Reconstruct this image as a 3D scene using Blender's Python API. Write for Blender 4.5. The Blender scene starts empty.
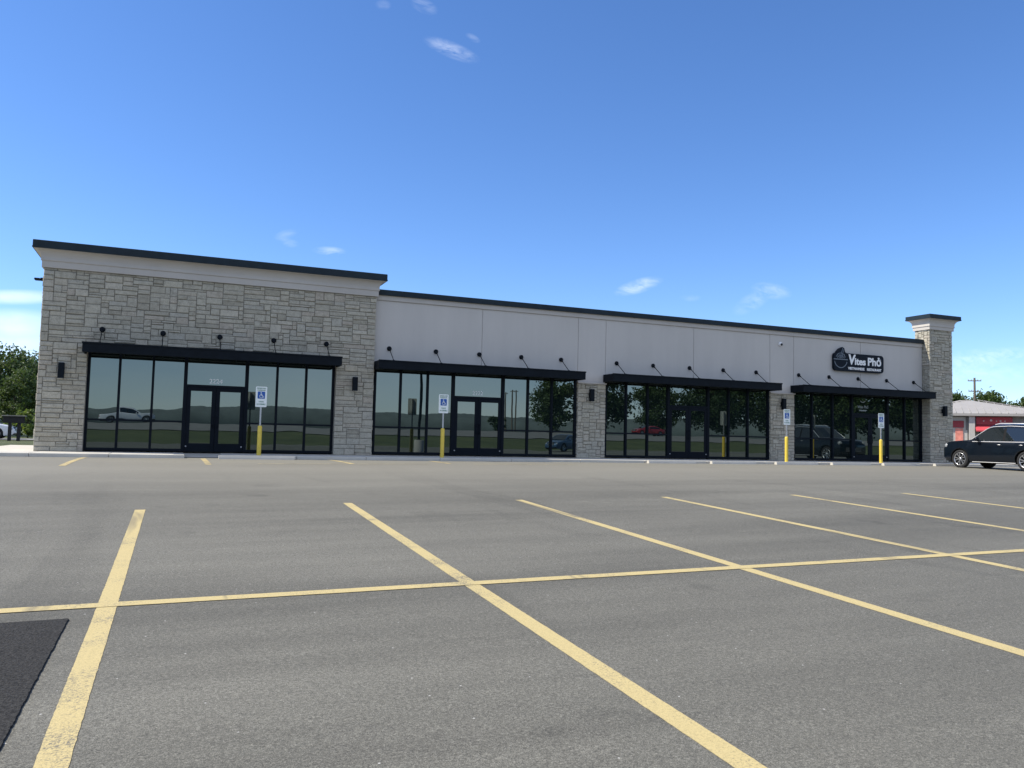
import bpy, math, random
from mathutils import Vector, Matrix
R = math.radians
scene = bpy.context.scene
COL = scene.collection
random.seed(11)

# ------------------------------------------------------------------ helpers
ORG = {}          # world origin of each root, for parts built in world coordinates

def link(o):
    COL.objects.link(o)
    return o

def tag(o, label=None, cat=None, group=None, kind=None):
    if label: o['label'] = label
    if cat: o['category'] = cat
    if group: o['group'] = group
    if kind: o['kind'] = kind
    return o

def empty(name, loc=(0, 0, 0), rz=0.0):
    o = bpy.data.objects.new(name, None)
    o.empty_display_size = 0.2
    o.location = loc
    o.rotation_euler = (0, 0, rz)
    return link(o)

def children(o):
    return [c for c in COL.objects if c.parent == o]

def copy_tree(o, parent=None):
    c = o.copy()
    COL.objects.link(c)
    c.parent = parent
    for ch in list(o.children):
        copy_tree(ch, c)
    return c

class MB:
    """collects shapes and links them as one mesh object"""
    def __init__(self):
        self.v = []; self.f = []; self.m = []; self.s = []
    def face(self, pts, m=0, smooth=False):
        n = len(self.v)
        self.v += [tuple(p) for p in pts]
        self.f.append(tuple(range(n, n + len(pts)))); self.m.append(m); self.s.append(smooth)
    def mesh(self, verts, faces, m=0, smooth=False):
        n = len(self.v)
        self.v += [tuple(p) for p in verts]
        for q in faces:
            self.f.append(tuple(i + n for i in q)); self.m.append(m); self.s.append(smooth)
    def box(self, a, b, m=0, c=0.0):
        """box from corner a to corner b; c chamfers all edges"""
        x0, y0, z0 = [min(a[i], b[i]) for i in range(3)]
        x1, y1, z1 = [max(a[i], b[i]) for i in range(3)]
        if c <= 0:
            V = [(x0,y0,z0),(x1,y0,z0),(x1,y1,z0),(x0,y1,z0),(x0,y0,z1),(x1,y0,z1),(x1,y1,z1),(x0,y1,z1)]
            F = [(0,3,2,1),(4,5,6,7),(0,1,5,4),(1,2,6,5),(2,3,7,6),(3,0,4,7)]
            self.mesh(V, F, m); return
        V = []; idx = {}
        for ix in (0, 1):
            for iy in (0, 1):
                for iz in (0, 1):
                    X = (x0, x1)[ix]; Y = (y0, y1)[iy]; Z = (z0, z1)[iz]
                    sx = c if ix == 0 else -c; sy = c if iy == 0 else -c; sz = c if iz == 0 else -c
                    idx[(ix,iy,iz,'x')] = len(V); V.append((X, Y+sy, Z+sz))
                    idx[(ix,iy,iz,'y')] = len(V); V.append((X+sx, Y, Z+sz))
                    idx[(ix,iy,iz,'z')] = len(V); V.append((X+sx, Y+sy, Z))
        F = []
        def q(*k): F.append(tuple(idx[i] for i in k))
        for i in (0, 1):
            ks = [(0,0),(1,0),(1,1),(0,1)]
            if i == 0: ks = ks[::-1]
            q(*[(i,a_,b_,'x') for a_,b_ in ks])
            q(*[(b_,i,a_,'y') for a_,b_ in ks])
            q(*[(a_,b_,i,'z') for a_,b_ in ks])
        for i in (0, 1):
            for j in (0, 1):
                o1 = [(i,j,0,'x'),(i,j,1,'x'),(i,j,1,'y'),(i,j,0,'y')]
                o2 = [(0,i,j,'y'),(1,i,j,'y'),(1,i,j,'z'),(0,i,j,'z')]
                o3 = [(j,0,i,'z'),(j,1,i,'z'),(j,1,i,'x'),(j,0,i,'x')]
                fl = (i + j) % 2
                q(*(o1[::-1] if fl == 0 else o1)); q(*(o2[::-1] if fl == 0 else o2)); q(*(o3[::-1] if fl == 0 else o3))
                for k in (0, 1):
                    t = [(i,j,k,'x'),(i,j,k,'y'),(i,j,k,'z')]
                    q(*(t if (i+j+k) % 2 else t[::-1]))
        self.mesh(V, F, m)
    def tube(self, pts, r, m=0, n=10, caps=True, smooth=True):
        """tube along pts; r a number or one radius per point"""
        pts = [Vector(p) for p in pts]
        rs = r if isinstance(r, (list, tuple)) else [r] * len(pts)
        V = []; F = []
        t0 = (pts[1] - pts[0]).normalized()
        up = Vector((0, 0, 1)) if abs(t0.z) < 0.9 else Vector((1, 0, 0))
        u = t0.cross(up).normalized()
        for i, p in enumerate(pts):
            if i == 0: t = t0
            elif i == len(pts) - 1: t = (pts[i] - pts[i-1]).normalized()
            else: t = (pts[i+1] - pts[i-1]).normalized()
            u = (u - t * u.dot(t)).normalized(); w = t.cross(u)
            for k in range(n):
                a = 2 * math.pi * k / n
                V.append(p + (u * math.cos(a) + w * math.sin(a)) * rs[i])
        for i in range(len(pts) - 1):
            for k in range(n):
                F.append((i*n+k, i*n+(k+1) % n, (i+1)*n+(k+1) % n, (i+1)*n+k))
        self.mesh(V, F, m, smooth)
        if caps:
            self.mesh(V[:n], [tuple(range(n))[::-1]], m); self.mesh(V[-n:], [tuple(range(n))], m)
    def lathe(self, c, axis, prof, m=0, n=20, smooth=True):
        """prof: list of (radius, distance along axis)"""
        c = Vector(c); ax = Vector(axis).normalized()
        up = Vector((0, 0, 1)) if abs(ax.z) < 0.9 else Vector((1, 0, 0))
        u = ax.cross(up).normalized(); w = ax.cross(u)
        V = []; F = []
        for (r, d) in prof:
            for k in range(n):
                a = 2 * math.pi * k / n
                V.append(c + ax * d + (u * math.cos(a) + w * math.sin(a)) * r)
        for i in range(len(prof) - 1):
            for k in range(n):
                F.append((i*n+k, (i+1)*n+k, (i+1)*n+(k+1) % n, i*n+(k+1) % n))
        self.mesh(V, F, m, smooth)
    def prism(self, poly, f0, f1, m=0):
        """poly: 2D points; f0/f1 map a 2D point to the two ends"""
        A = [f0(p) for p in poly]; B = [f1(p) for p in poly]; n = len(poly)
        self.mesh(A + B, [tuple(range(n))[::-1], tuple(range(n, 2*n))] +
                  [(i, (i+1) % n, n + (i+1) % n, n + i) for i in range(n)], m)
    def build(self, name, mats, parent=None, off=None):
        o_ = off if off is not None else (ORG.get(parent.name, (0, 0, 0)) if parent else (0, 0, 0))
        me = bpy.data.meshes.new(name)
        me.from_pydata([(p[0]-o_[0], p[1]-o_[1], p[2]-o_[2]) for p in self.v], [], self.f)
        if not isinstance(mats, (list, tuple)): mats = [mats]
        for mt in mats: me.materials.append(mt)
        me.polygons.foreach_set('material_index', self.m)
        me.polygons.foreach_set('use_smooth', self.s)
        me.update()
        ob = bpy.data.objects.new(name, me)
        link(ob)
        if parent: ob.parent = parent
        ORG[ob.name] = o_
        return ob

def root(name, loc, label, cat, group=None, rz=0.0):
    o = empty(name, loc, rz)
    ORG[o.name] = tuple(loc) if rz == 0.0 else (0, 0, 0)
    return tag(o, label, cat, group)

def text_mesh(s, size, extrude=0.004, align='CENTER', shear=0.0, bold=0.0, sp=1.0):
    cu = bpy.data.curves.new('lettering', 'FONT')
    cu.body = s; cu.size = size; cu.extrude = extrude; cu.align_x = align; cu.align_y = 'CENTER'
    cu.shear = shear; cu.offset = bold; cu.space_character = sp; cu.resolution_u = 4
    ob = bpy.data.objects.new('lettering', cu); link(ob)
    dg = bpy.context.evaluated_depsgraph_get()
    me = bpy.data.meshes.new_from_object(ob.evaluated_get(dg))
    V = [tuple(v.co) for v in me.vertices]; F = [tuple(p.vertices) for p in me.polygons]
    bpy.data.objects.remove(ob); bpy.data.curves.remove(cu); bpy.data.meshes.remove(me)
    return V, F

def add_text(mb, s, size, cx, y, cz, m=0, extrude=0.004, width=None, **k):
    """lettering on a plane that faces -Y, centred at (cx, y, cz)"""
    V, F = text_mesh(s, size, extrude, **k)
    sc = 1.0
    if width:
        w = max(v[0] for v in V) - min(v[0] for v in V); sc = width / w
    mb.mesh([(cx + v[0]*sc, y - v[2], cz + v[1]) for v in V], F, m)

# ------------------------------------------------------------------ materials
def node(nt, t, **k):
    n = nt.nodes.new(t)
    for a, b in k.items(): setattr(n, a, b)
    return n

class Mat:
    def __init__(self, name, color=(0.5, 0.5, 0.5), rough=0.6, metal=0.0, ior=1.45, coat=0.0):
        self.m = bpy.data.materials.new(name); self.m.use_nodes = True
        self.nt = self.m.node_tree; self.b = self.nt.nodes['Principled BSDF']
        self.b.inputs['Base Color'].default_value = (*color, 1)
        self.b.inputs['Roughness'].default_value = rough
        self.b.inputs['Metallic'].default_value = metal
        self.b.inputs['IOR'].default_value = ior
        self.b.inputs['Coat Weight'].default_value = coat
        self._tc = None
    def L(self, a, b): self.nt.links.new(a, b)
    def co(self, scale=(1, 1, 1), rot=(0, 0, 0)):
        if self._tc is None: self._tc = node(self.nt, 'ShaderNodeTexCoord')
        mp = node(self.nt, 'ShaderNodeMapping'); mp.inputs['Scale'].default_value = scale
        mp.inputs['Rotation'].default_value = rot
        self.L(self._tc.outputs['Object'], mp.inputs[0]); return mp.outputs[0]
    def noise(self, scale, detail=4, rough=0.6, co=None, dist=0.0):
        n = node(self.nt, 'ShaderNodeTexNoise')
        n.inputs['Scale'].default_value = scale; n.inputs['Detail'].default_value = detail
        n.inputs['Roughness'].default_value = rough; n.inputs['Distortion'].default_value = dist
        self.L(co or self.co(), n.inputs['Vector']); return n.outputs['Fac']
    def ramp(self, fac, stops, interp='LINEAR'):
        r = node(self.nt, 'ShaderNodeValToRGB'); r.color_ramp.interpolation = interp
        el = r.color_ramp.elements
        while len(el) > 1: el.remove(el[-1])
        for i, (p, c) in enumerate(stops):
            e = el[0] if i == 0 else el.new(p)
            e.position = p; c = (c, c, c) if isinstance(c, (int, float)) else c
            e.color = (*c, 1)
        self.L(fac, r.inputs[0]); return r.outputs[0]
    def mix(self, fac, a, b, mode='MIX'):
        n = node(self.nt, 'ShaderNodeMix', data_type='RGBA', blend_type=mode)
        for s, v in ((n.inputs[0], fac), (n.inputs[6], a), (n.inputs[7], b)):
            if isinstance(v, (int, float)): s.default_value = v
            elif isinstance(v, tuple): s.default_value = (*v, 1)
            else: self.L(v, s)
        return n.outputs[2]
    def color(self, c): self.L(c, self.b.inputs['Base Color']); return self
    def bump(self, h, strength=0.3, dist=0.01):
        n = node(self.nt, 'ShaderNodeBump'); n.inputs['Strength'].default_value = strength
        n.inputs['Distance'].default_value = dist
        self.L(h, n.inputs['Height']); self.L(n.outputs[0], self.b.inputs['Normal']); return self

def varied(name, col, rough=0.6, var=0.12, scale=3.0, bump=0.0, bscale=60, metal=0.0, spec=None):
    M = Mat(name, col, rough, metal)
    if spec is not None: M.b.inputs['Specular IOR Level'].default_value = spec
    lo = tuple(c*(1-var) for c in col); hi = tuple(min(1, c*(1+var)) for c in col)
    M.color(M.ramp(M.noise(scale, 5), [(0.3, lo), (0.7, hi)]))
    if bump: M.bump(M.noise(bscale, 3), bump, 0.01)
    return M.m

def m_asphalt():
    M = Mat('asphalt', (0.12, 0.12, 0.12), 0.86)
    g1 = M.noise(46, 3, 0.85)
    g2 = M.noise(150, 2, 0.8)
    base = M.ramp(g1, [(0.27, (0.064, 0.061, 0.050)), (0.5, (0.124, 0.119, 0.098)), (0.73, (0.204, 0.196, 0.163))])
    fine = M.ramp(g2, [(0.32, 0.42), (0.5, 1.0), (0.68, 1.75)])
    c = M.mix(1.0, base, fine, 'MULTIPLY')
    big = M.ramp(M.noise(0.16, 5, 0.6, M.co((0.55, 1.0, 1.0))), [(0.3, 0.80), (0.7, 1.16)])
    c = M.mix(1.0, c, big, 'MULTIPLY')
    streak = M.ramp(M.noise(0.7, 4, 0.65, M.co((0.10, 1.0, 1.0)), 0.4), [(0.32, 0.76), (0.62, 1.14)])
    c = M.mix(0.8, c, streak, 'MULTIPLY')
    # oil drips and rubber marks
    st = M.ramp(M.noise(0.9, 3, 0.6, M.co((0.7, 0.7, 1))), [(0.65, 1.0), (0.74, 0.70)])
    c = M.mix(1.0, c, st, 'MULTIPLY')
    sc = M.ramp(M.noise(0.5, 3, 0.5, M.co((1.0, 0.18, 1.0), (0, 0, R(34))), 1.2), [(0.60, 1.0), (0.66, 0.86), (0.70, 1.0)])
    c = M.mix(1.0, c, sc, 'MULTIPLY')
    pale = M.ramp(M.noise(1.1, 4, 0.7, M.co((0.5, 1.3, 1.0), (0, 0, R(-20))), 0.8), [(0.62, 1.0), (0.74, 1.22)])
    c = M.mix(1.0, c, pale, 'MULTIPLY')
    # traffic polished and dusty strip towards the kerb
    sep = node(M.nt, 'ShaderNodeSeparateXYZ'); M.L(M.co(), sep.inputs[0])
    mr = node(M.nt, 'ShaderNodeMapRange'); mr.inputs[1].default_value = 15.5; mr.inputs[2].default_value = 22.0
    M.L(sep.outputs[1], mr.inputs[0])
    c = M.mix(mr.outputs[0], c, M.mix(0.58, c, (0.235, 0.223, 0.186)))
    # pale loose chips
    vo = node(M.nt, 'ShaderNodeTexVoronoi'); vo.inputs['Scale'].default_value = 5.5; M.L(M.co(), vo.inputs['Vector'])
    chip = M.ramp(vo.outputs['Distance'], [(0.028, 1.0), (0.045, 0.0)])
    c = M.mix(chip, c, (0.45, 0.44, 0.41))
    M.color(c)
    M.bump(M.mix(0.5, g1, g2), 0.42, 0.012)
    return M.m

def m_paint(name, col, wear=0.5):
    M = Mat(name, col, 0.75)
    g = M.noise(60, 4, 0.85); w = M.noise(1.3, 5, 0.65); f = M.noise(170, 2, 0.8)
    lo = tuple(c*0.66 for c in col); hi = tuple(c*1.12 for c in col)
    pc = M.ramp(M.mix(0.5, g, f), [(0.38, lo), (0.5, col), (0.62, hi)])
    comb = M.mix(0.45, g, w)
    hole = M.ramp(comb, [(wear - 0.035, 1.0), (wear + 0.03, 0.0)])
    c = M.mix(hole, pc, (0.15, 0.138, 0.11))
    scuff = M.ramp(M.noise(1.6, 3, 0.6, M.co((1.0, 0.12, 1.0), (0, 0, R(62))), 0.5), [(0.60, 0.0), (0.66, 0.55), (0.72, 0.0)])
    M.color(M.mix(scuff, c, (0.12, 0.11, 0.09)))
    M.bump(g, 0.4, 0.01)
    return M.m

def m_stone():
    M = Mat('ashlar_stone', (0.36, 0.35, 0.33), 0.88)
    geo = node(M.nt, 'ShaderNodeNewGeometry')
    isl = geo.outputs['Random Per Island']
    tint = M.ramp(isl, [(0.0, (0.325, 0.298, 0.234)), (0.16, (0.375, 0.347, 0.277)), (0.34, (0.395, 0.368, 0.298)), (0.5, (0.425, 0.394, 0.314)),
                        (0.64, (0.38, 0.360, 0.302)), (0.78, (0.445, 0.410, 0.324)), (0.93, (0.395, 0.350, 0.283)), (1.0, (0.475, 0.440, 0.357))])
    n1 = M.noise(9, 6, 0.7); n2 = M.noise(55, 4, 0.7)
    c = M.mix(1.0, tint, M.ramp(n1, [(0.28, 0.68), (0.5, 0.98), (0.75, 1.14)]), 'MULTIPLY')
    c = M.mix(1.0, c, M.ramp(n2, [(0.3, 0.68), (0.65, 1.18)]), 'MULTIPLY')
    M.color(c); M.bump(M.mix(0.4, n1, n2), 0.7, 0.03)
    return M.m

def m_leaf(name, lo, hi):
    M = Mat(name, hi, 0.55)
    geo = node(M.nt, 'ShaderNodeNewGeometry')
    M.color(M.ramp(geo.outputs['Random Per Island'], [(0.0, lo), (0.6, tuple((a+b)/2 for a, b in zip(lo, hi))), (1.0, hi)]))
    tr = node(M.nt, 'ShaderNodeBsdfTranslucent'); tr.inputs[0].default_value = (hi[0]*1.3, hi[1]*1.35, hi[2]*0.8, 1)
    mx = node(M.nt, 'ShaderNodeMixShader'); mx.inputs[0].default_value = 0.28
    M.L(M.b.outputs[0], mx.inputs[1]); M.L(tr.outputs[0], mx.inputs[2])
    M.L(mx.outputs[0], M.nt.nodes['Material Output'].inputs[0])
    return M.m

def m_grass():
    M = Mat('mown_grass', (0.08, 0.12, 0.03), 0.9)
    c = M.ramp(M.noise(0.2, 6, 0.75), [(0.3, (0.055, 0.072, 0.022)), (0.55, (0.092, 0.112, 0.036)), (0.75, (0.145, 0.148, 0.06))])
    c = M.mix(1.0, c, M.ramp(M.noise(24, 3, 0.7), [(0.3, 0.6), (0.7, 1.3)]), 'MULTIPLY')
    M.color(c); M.bump(M.noise(40, 3, 0.8), 0.9, 0.06)
    return M.m

def m_glass():
    M = Mat('tinted_glass', (0.006, 0.010, 0.010), 0.0, ior=2.35)
    M.b.inputs['Specular Tint'].default_value = (0.80, 0.95, 0.93, 1)
    M.bump(M.noise(0.55, 2, 0.5), 0.05, 0.02)
    return M.m

def m_stucco(name, col):
    M = Mat(name, col, 0.9)
    c = M.ramp(M.noise(0.5, 5, 0.6, M.co((1, 1, 0.5))), [(0.3, tuple(v*0.95 for v in col)), (0.7, tuple(v*1.04 for v in col))])
    run = M.ramp(M.noise(2.2, 4, 0.6, M.co((1, 1, 0.08))), [(0.35, 0.975), (0.6, 1.006)])
    c = M.mix(1.0, c, run, 'MULTIPLY')
    M.color(c); M.bump(M.noise(120, 3, 0.7), 0.25, 0.006)
    return M.m

MAT = dict(
    asphalt=m_asphalt(),
    paint=m_paint('yellow_line_paint', (0.49, 0.395, 0.185), 0.425),
    paint_worn=m_paint('worn_line_paint', (0.48, 0.385, 0.19), 0.455),
    paint_faded=m_paint('faded_line_paint', (0.38, 0.34, 0.22), 0.50),
    patch=varied('fresh_asphalt', (0.032, 0.031, 0.029), 0.9, 0.75, 55, 1.0, 70, spec=0.2),
    stone=m_stone(),
    mortar=varied('mortar', (0.20, 0.188, 0.165), 0.95, 0.2, 8, 0.3),
    stucco=m_stucco('grey_stucco', (0.500, 0.474, 0.440)),
    trim=m_stucco('pale_stucco_trim', (0.45, 0.422, 0.385)),
    cap=varied('dark_cap_metal', (0.016, 0.026, 0.034), 0.5, 0.15, 4, spec=0.18),
    black=varied('black_metal', (0.006, 0.009, 0.013), 0.5, 0.2, 5, spec=0.10),
    frame=varied('black_anodised', (0.004, 0.007, 0.012), 0.45, 0.15, 3, spec=0.10),
    glass=m_glass(),
    white=Mat('white_vinyl', (0.8, 0.8, 0.78), 0.6).m,
    decal=Mat('frosted_number_vinyl', (0.22, 0.25, 0.245), 0.6).m,
    numeral=Mat('pale_numeral_vinyl', (0.74, 0.77, 0.76), 0.6).m,
    concrete=varied('concrete', (0.36, 0.34, 0.305), 0.9, 0.14, 1.6, 0.3, 90),
    concrete_pale=varied('pale_concrete', (0.50, 0.475, 0.42), 0.9, 0.10, 1.2, 0.3, 90),
    bollard=varied('yellow_bollard_sleeve', (0.66, 0.485, 0.06), 0.4, 0.08, 6),
    galv=varied('galvanised_steel', (0.42, 0.43, 0.44), 0.45, 0.12, 20, metal=0.6),
    signwhite=Mat('sign_white', (0.76, 0.80, 0.78), 0.45).m,
    signblue=Mat('sign_blue', (0.015, 0.09, 0.36), 0.45).m,
    signgreen=Mat('sign_green', (0.02, 0.16, 0.09), 0.45).m,
    signblack=varied('sign_black_panel', (0.006, 0.010, 0.017), 0.5, 0.1, 3, spec=0.12),
    emblem=Mat('emblem_grey', (0.14, 0.17, 0.20), 0.5).m,
    grass=m_grass(),
    leafA=m_leaf('leaf_dark', (0.017, 0.036, 0.011), (0.056, 0.094, 0.027)),
    leafB=m_leaf('leaf_mid', (0.026, 0.052, 0.014), (0.086, 0.128, 0.036)),
    leafC=m_leaf('leaf_bright', (0.06, 0.10, 0.02), (0.16, 0.21, 0.05)),
    bark=varied('bark', (0.075, 0.058, 0.045), 0.95, 0.35, 8, 0.8, 30),
    wood=varied('dark_stained_wood', (0.022, 0.020, 0.022), 0.8, 0.3, 12, 0.4, 40),
    polewood=varied('weathered_pole_wood', (0.14, 0.115, 0.09), 0.9, 0.25, 10, 0.4, 40),
    rubber=varied('tyre_rubber', (0.015, 0.015, 0.016), 0.8, 0.2, 30),
    rim=varied('alloy', (0.55, 0.56, 0.58), 0.3, 0.1, 10, metal=0.85),
    chrome=Mat('bright_trim', (0.72, 0.72, 0.72), 0.42, 0.75).m,
    carglass=Mat('car_glass', (0.012, 0.016, 0.018), 0.02, ior=1.7).m,
    lens=Mat('lamp_lens', (0.30, 0.32, 0.34), 0.08, ior=1.6).m,
    redlens=Mat('red_lens', (0.35, 0.01, 0.01), 0.1, ior=1.6).m,
    plastic=varied('black_plastic', (0.010, 0.010, 0.011), 0.55, 0.1, 4, spec=0.12),
    red=varied('red_painted_board', (0.27, 0.030, 0.040), 0.5, 0.1, 3),
    redawn=varied('red_awning_cloth', (0.50, 0.06, 0.075), 0.7, 0.1, 3),
    pink=varied('sun_bleached_poster', (0.62, 0.22, 0.17), 0.6, 0.3, 3),
    offwhite=varied('off_white_paint', (0.42, 0.41, 0.385), 0.7, 0.08, 3),
    siding=varied('grey_siding', (0.20, 0.19, 0.18), 0.8, 0.15, 2),
    roofing=varied('pale_metal_roofing', (0.33, 0.315, 0.295), 0.6, 0.07, 1.5, spec=0.25),
    hill=varied('hazy_distant_woods', (0.115, 0.140, 0.135), 0.95, 0.18, 0.12),  # base colour greyed and paled to stand in for distance haze
    road=varied('road_asphalt', (0.20, 0.195, 0.185), 0.9, 0.15, 0.8, 0.3, 60),
    dome=Mat('camera_white', (0.75, 0.75, 0.74), 0.4).m,
    darklens=Mat('smoked_dome', (0.01, 0.01, 0.012), 0.05, ior=1.6).m,
)
def carpaint(name, col, flake=0.0, spec=0.5):
    M = Mat(name, col, 0.28, flake, coat=0.5)
    M.b.inputs['Specular IOR Level'].default_value = spec
    return M.m
CP = dict(navy=carpaint('midnight_blue_paint', (0.003, 0.006, 0.011), 0.0, 0.25), white=carpaint('white_car_paint', (0.72, 0.73, 0.74)),
          red=carpaint('red_car_paint', (0.36, 0.02, 0.03)), blue=carpaint('blue_car_paint', (0.05, 0.11, 0.20), 0.2))

# ------------------------------------------------------------------ terrain
YF = 28.48                       # glass line of the shop fronts
def gz(x, y):
    """height of the ground: level at the building, falling towards the camera, a bank up to the road behind it"""
    s = 0.0318 - 0.000688 * min(max(x, -14.0), 40.0)
    if y >= YF: return 0.0
    if y >= 0.0:
        t = min(1.0, max(0.0, (y - 19.0) / 7.2)); t = t * t * (3 - 2 * t)
        return (y - YF) * s + t * (YF - min(y, 26.2)) * s * 0.75
    z0 = -YF * s
    if y >= -18.0:
        t = -y / 18.0; t = t * t * (3 - 2 * t)
        return z0 + (-0.30 - z0) * t
    if y >= -46.0:
        t = (-18.0 - y) / 28.0
        return -0.30 + 1.85 * t
    return 1.55

def frange(a, b, s):
    n = max(1, int(round((b - a) / s)))
    return [a + (b - a) * i / n for i in range(n + 1)]

def sheet(name, xs, ys, dz, mat, zf=gz):
    mb = MB(); V = [(x, y, zf(x, y) + dz) for y in ys for x in xs]; n = len(xs)
    F = [(j*n+i, j*n+i+1, (j+1)*n+i+1, (j+1)*n+i) for j in range(len(ys)-1) for i in range(n-1)]
    mb.mesh(V, F, 0, True)
    return mb.build(name, mat)

gxs = [-2500, -900, -400, -200, -110] + frange(-70, 110, 4) + [140, 200, 400, 900, 2500]
gys = [-2500, -900, -400, -160, -100, -80, -60] + frange(-52, 32, 2) + [36, 45, 60, 90, 140, 260, 500, 1000, 2500]
ground = tag(sheet('ground', gxs, gys, -0.05, MAT['grass']), 'mown green grass around the parking lot and up the bank to the road', 'ground', kind='structure')
lot = tag(sheet('parking_lot_ground', frange(-30, 74, 1.6), frange(-18, 26.9, 0.9), 0.0, MAT['asphalt']), 'sunlit grey asphalt parking lot with worn yellow lines', 'parking lot', kind='structure')
side_lot = tag(sheet('drive_road', frange(36.6, 74, 2.5), frange(26.9, 70, 3.0), 0.0, MAT['asphalt']), 'grey asphalt drive beyond the stone tower', 'drive', kind='structure')
road = tag(sheet('road', frange(-300, 300, 10), frange(-56, -34, 2), 0.02, MAT['road']), 'pale asphalt road climbing from the grass bank behind the parking lot', 'road', kind='structure')
cr = tag(sheet('side_road', frange(-120, -4.2, 4), frange(56.6, 63, 2), -0.01, MAT['road']), 'grey side road beyond the grass left of the building', 'road', kind='structure')

# painted lines on the lot (parts of the lot)
def strip(name, p0, p1, w, mat, dz=0.003):
    p0 = Vector((p0[0], p0[1], 0)); p1 = Vector((p1[0], p1[1], 0)); d = (p1 - p0); L = d.length; d.normalize()
    nrm = Vector((-d.y, d.x, 0)) * (w / 2)
    n = max(2, int(L / 0.05)); mb = MB(); V = []; F = []; rj = random.Random(int(p0.x*100 + p1.y*7)); wob = [rj.uniform(-.0025, .0025) for _ in range(n // 14 + 3)]
    for i in range(n + 1):
        t_ = i / 14; k_ = int(t_); c = p0 + d * (L * i / n) + nrm.normalized() * (wob[k_] + (wob[k_+1] - wob[k_]) * (t_ - k_))
        for s in (1, -1):
            q = c + nrm * s * (1 + rj.uniform(-.028, .028)); V.append((q.x, q.y, gz(q.x, q.y) + dz))
    for i in range(n): F.append((2*i, 2*i+1, 2*i+3, 2*i+2))
    mb.mesh(V, F, 0); return mb.build(name, mat, lot, off=(0, 0, 0))
for (x0, y0, x1, y1) in ((-0.375, 14.35, -0.47, 1.0), (3.0, 14.72, 2.65, 1.0), (6.34, 14.68, 5.80, 1.0), (9.68, 14.70, 8.88, 1.0),
                         (13.04, 14.62, 11.95, 1.0), (16.3, 14.5, 15.1, 1.0)):
    strip('painted_line', (x0, y0), (x1, y1), 0.155, MAT['paint'])
strip('painted_line', (-6.5, 7.98), (40.0, 6.62), 0.16, MAT['paint'], 0.006)
for (x0, y0, x1, y1) in ((-2.20, 26.19, -2.40, 22.7), (0.95, 26.19, 1.0, 23.3), (4.72, 26.19, 5.0, 23.9), (8.0, 26.19, 8.15, 24.4)):
    strip('painted_line', (x0, y0), (x1, y1), 0.15, MAT['paint_worn'])
strip('painted_line', (2.3, 23.7), (4.95, 23.9), 0.13, MAT['paint_faded'])
strip('painted_line', (5.08, 23.9), (7.4, 24.1), 0.13, MAT['paint_faded'])
strip('painted_line', (8.9, 24.3), (12.5, 24.4), 0.12, MAT['paint_faded'])
rj = random.Random(9); mb = MB(); P = []
for (ax, ay), (bx_, by_) in zip(((-0.74, 2.2), (-0.67, 7.38), (-3.4, 7.42), (-3.4, 2.2)), ((-0.67, 7.38), (-3.4, 7.42), (-3.4, 2.2), (-0.74, 2.2))):
    n = 150
    P += [(ax + (bx_-ax)*i/n + rj.uniform(-.0035, .0035), ay + (by_-ay)*i/n + rj.uniform(-.0035, .0035)) for i in range(n)]
n = len(P); cxy = (-2.0, 4.8)
V = [(x, y, gz(x, y) + 0.012) for x, y in P] + [(x*1.0 + (x - cxy[0])*.006, y + (y - cxy[1])*.004, gz(x, y) - 0.01) for x, y in P] + [(cxy[0], cxy[1], gz(*cxy) + 0.012)]
mb.mesh(V, [(i, (i+1) % n, 2*n) for i in range(n)] + [(n+i, n+(i+1) % n, (i+1) % n, i) for i in range(n)])
mb.build('asphalt_patch', MAT['patch'], lot, off=(0, 0, 0))

# sidewalk with a kerb face and a dropped kerb at the first door, plus the apron left of the building
mb = MB()
def slab(x0, x1, y0, y1, z, m=0):
    mb.box((x0, y0, -0.45), (x1, y1, z), m, 0.012)
SWZ = 0.09
for a, b in ((-30, -9.2), (-9.19, -6.4), (-6.39, -3.6), (-3.59, -1.6), (-1.59, 0.44), (1.56, 3.7), (3.71, 5.9), (5.91, 8.4), (8.41, 11.0), (11.01, 13.7),
             (13.71, 16.4), (16.41, 19.2), (19.21, 22.0), (22.01, 24.8), (24.81, 27.6), (27.61, 30.4), (30.41, 33.2), (33.21, 36.6)):
    slab(a, b, 26.2, YF + 0.3 if a > -4 else 28.6, SWZ if a > -9 else 0.09)
V = [(0.44, 26.2, -0.06), (1.56, 26.2, -0.06), (1.56, YF+0.3, SWZ), (0.44, YF+0.3, SWZ)]
mb.mesh(V + [(p[0], p[1], -0.45) for p in V], [(0,1,2,3),(0,4,5,1),(1,5,6,2),(3,2,6,7),(0,3,7,4)])
side = tag(mb.build('sidewalk', MAT['concrete_pale']), 'concrete sidewalk and kerb along the shop fronts', 'sidewalk', kind='structure')
mb = MB()
for a, b in ((28.61, 31.5), (31.51, 34.5), (34.51, 37.5), (37.51, 40.5)):
    mb.box((-4.9 - (40.5-b)*0.30, a, -0.3), (-3.80, b, 0.07), 0, 0.01)
tag(mb.build('path', MAT['concrete_pale']), 'pale sunlit concrete path along the left side of the building', 'path', kind='structure')

# ------------------------------------------------------------------ the building
BLD = root('commercial_building', (14.5, YF, 0.0),
           'long single storey grey stucco and ashlar stone shop building with four black storefronts', 'building')

def lines(a, b, marks, step):
    ps = sorted({a, b, *[q for q in marks if a < q < b]}); out = []
    for p, q in zip(ps, ps[1:]):
        s = frange(p, q, step); out += s[:-1]
    return out + [b]

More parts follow.
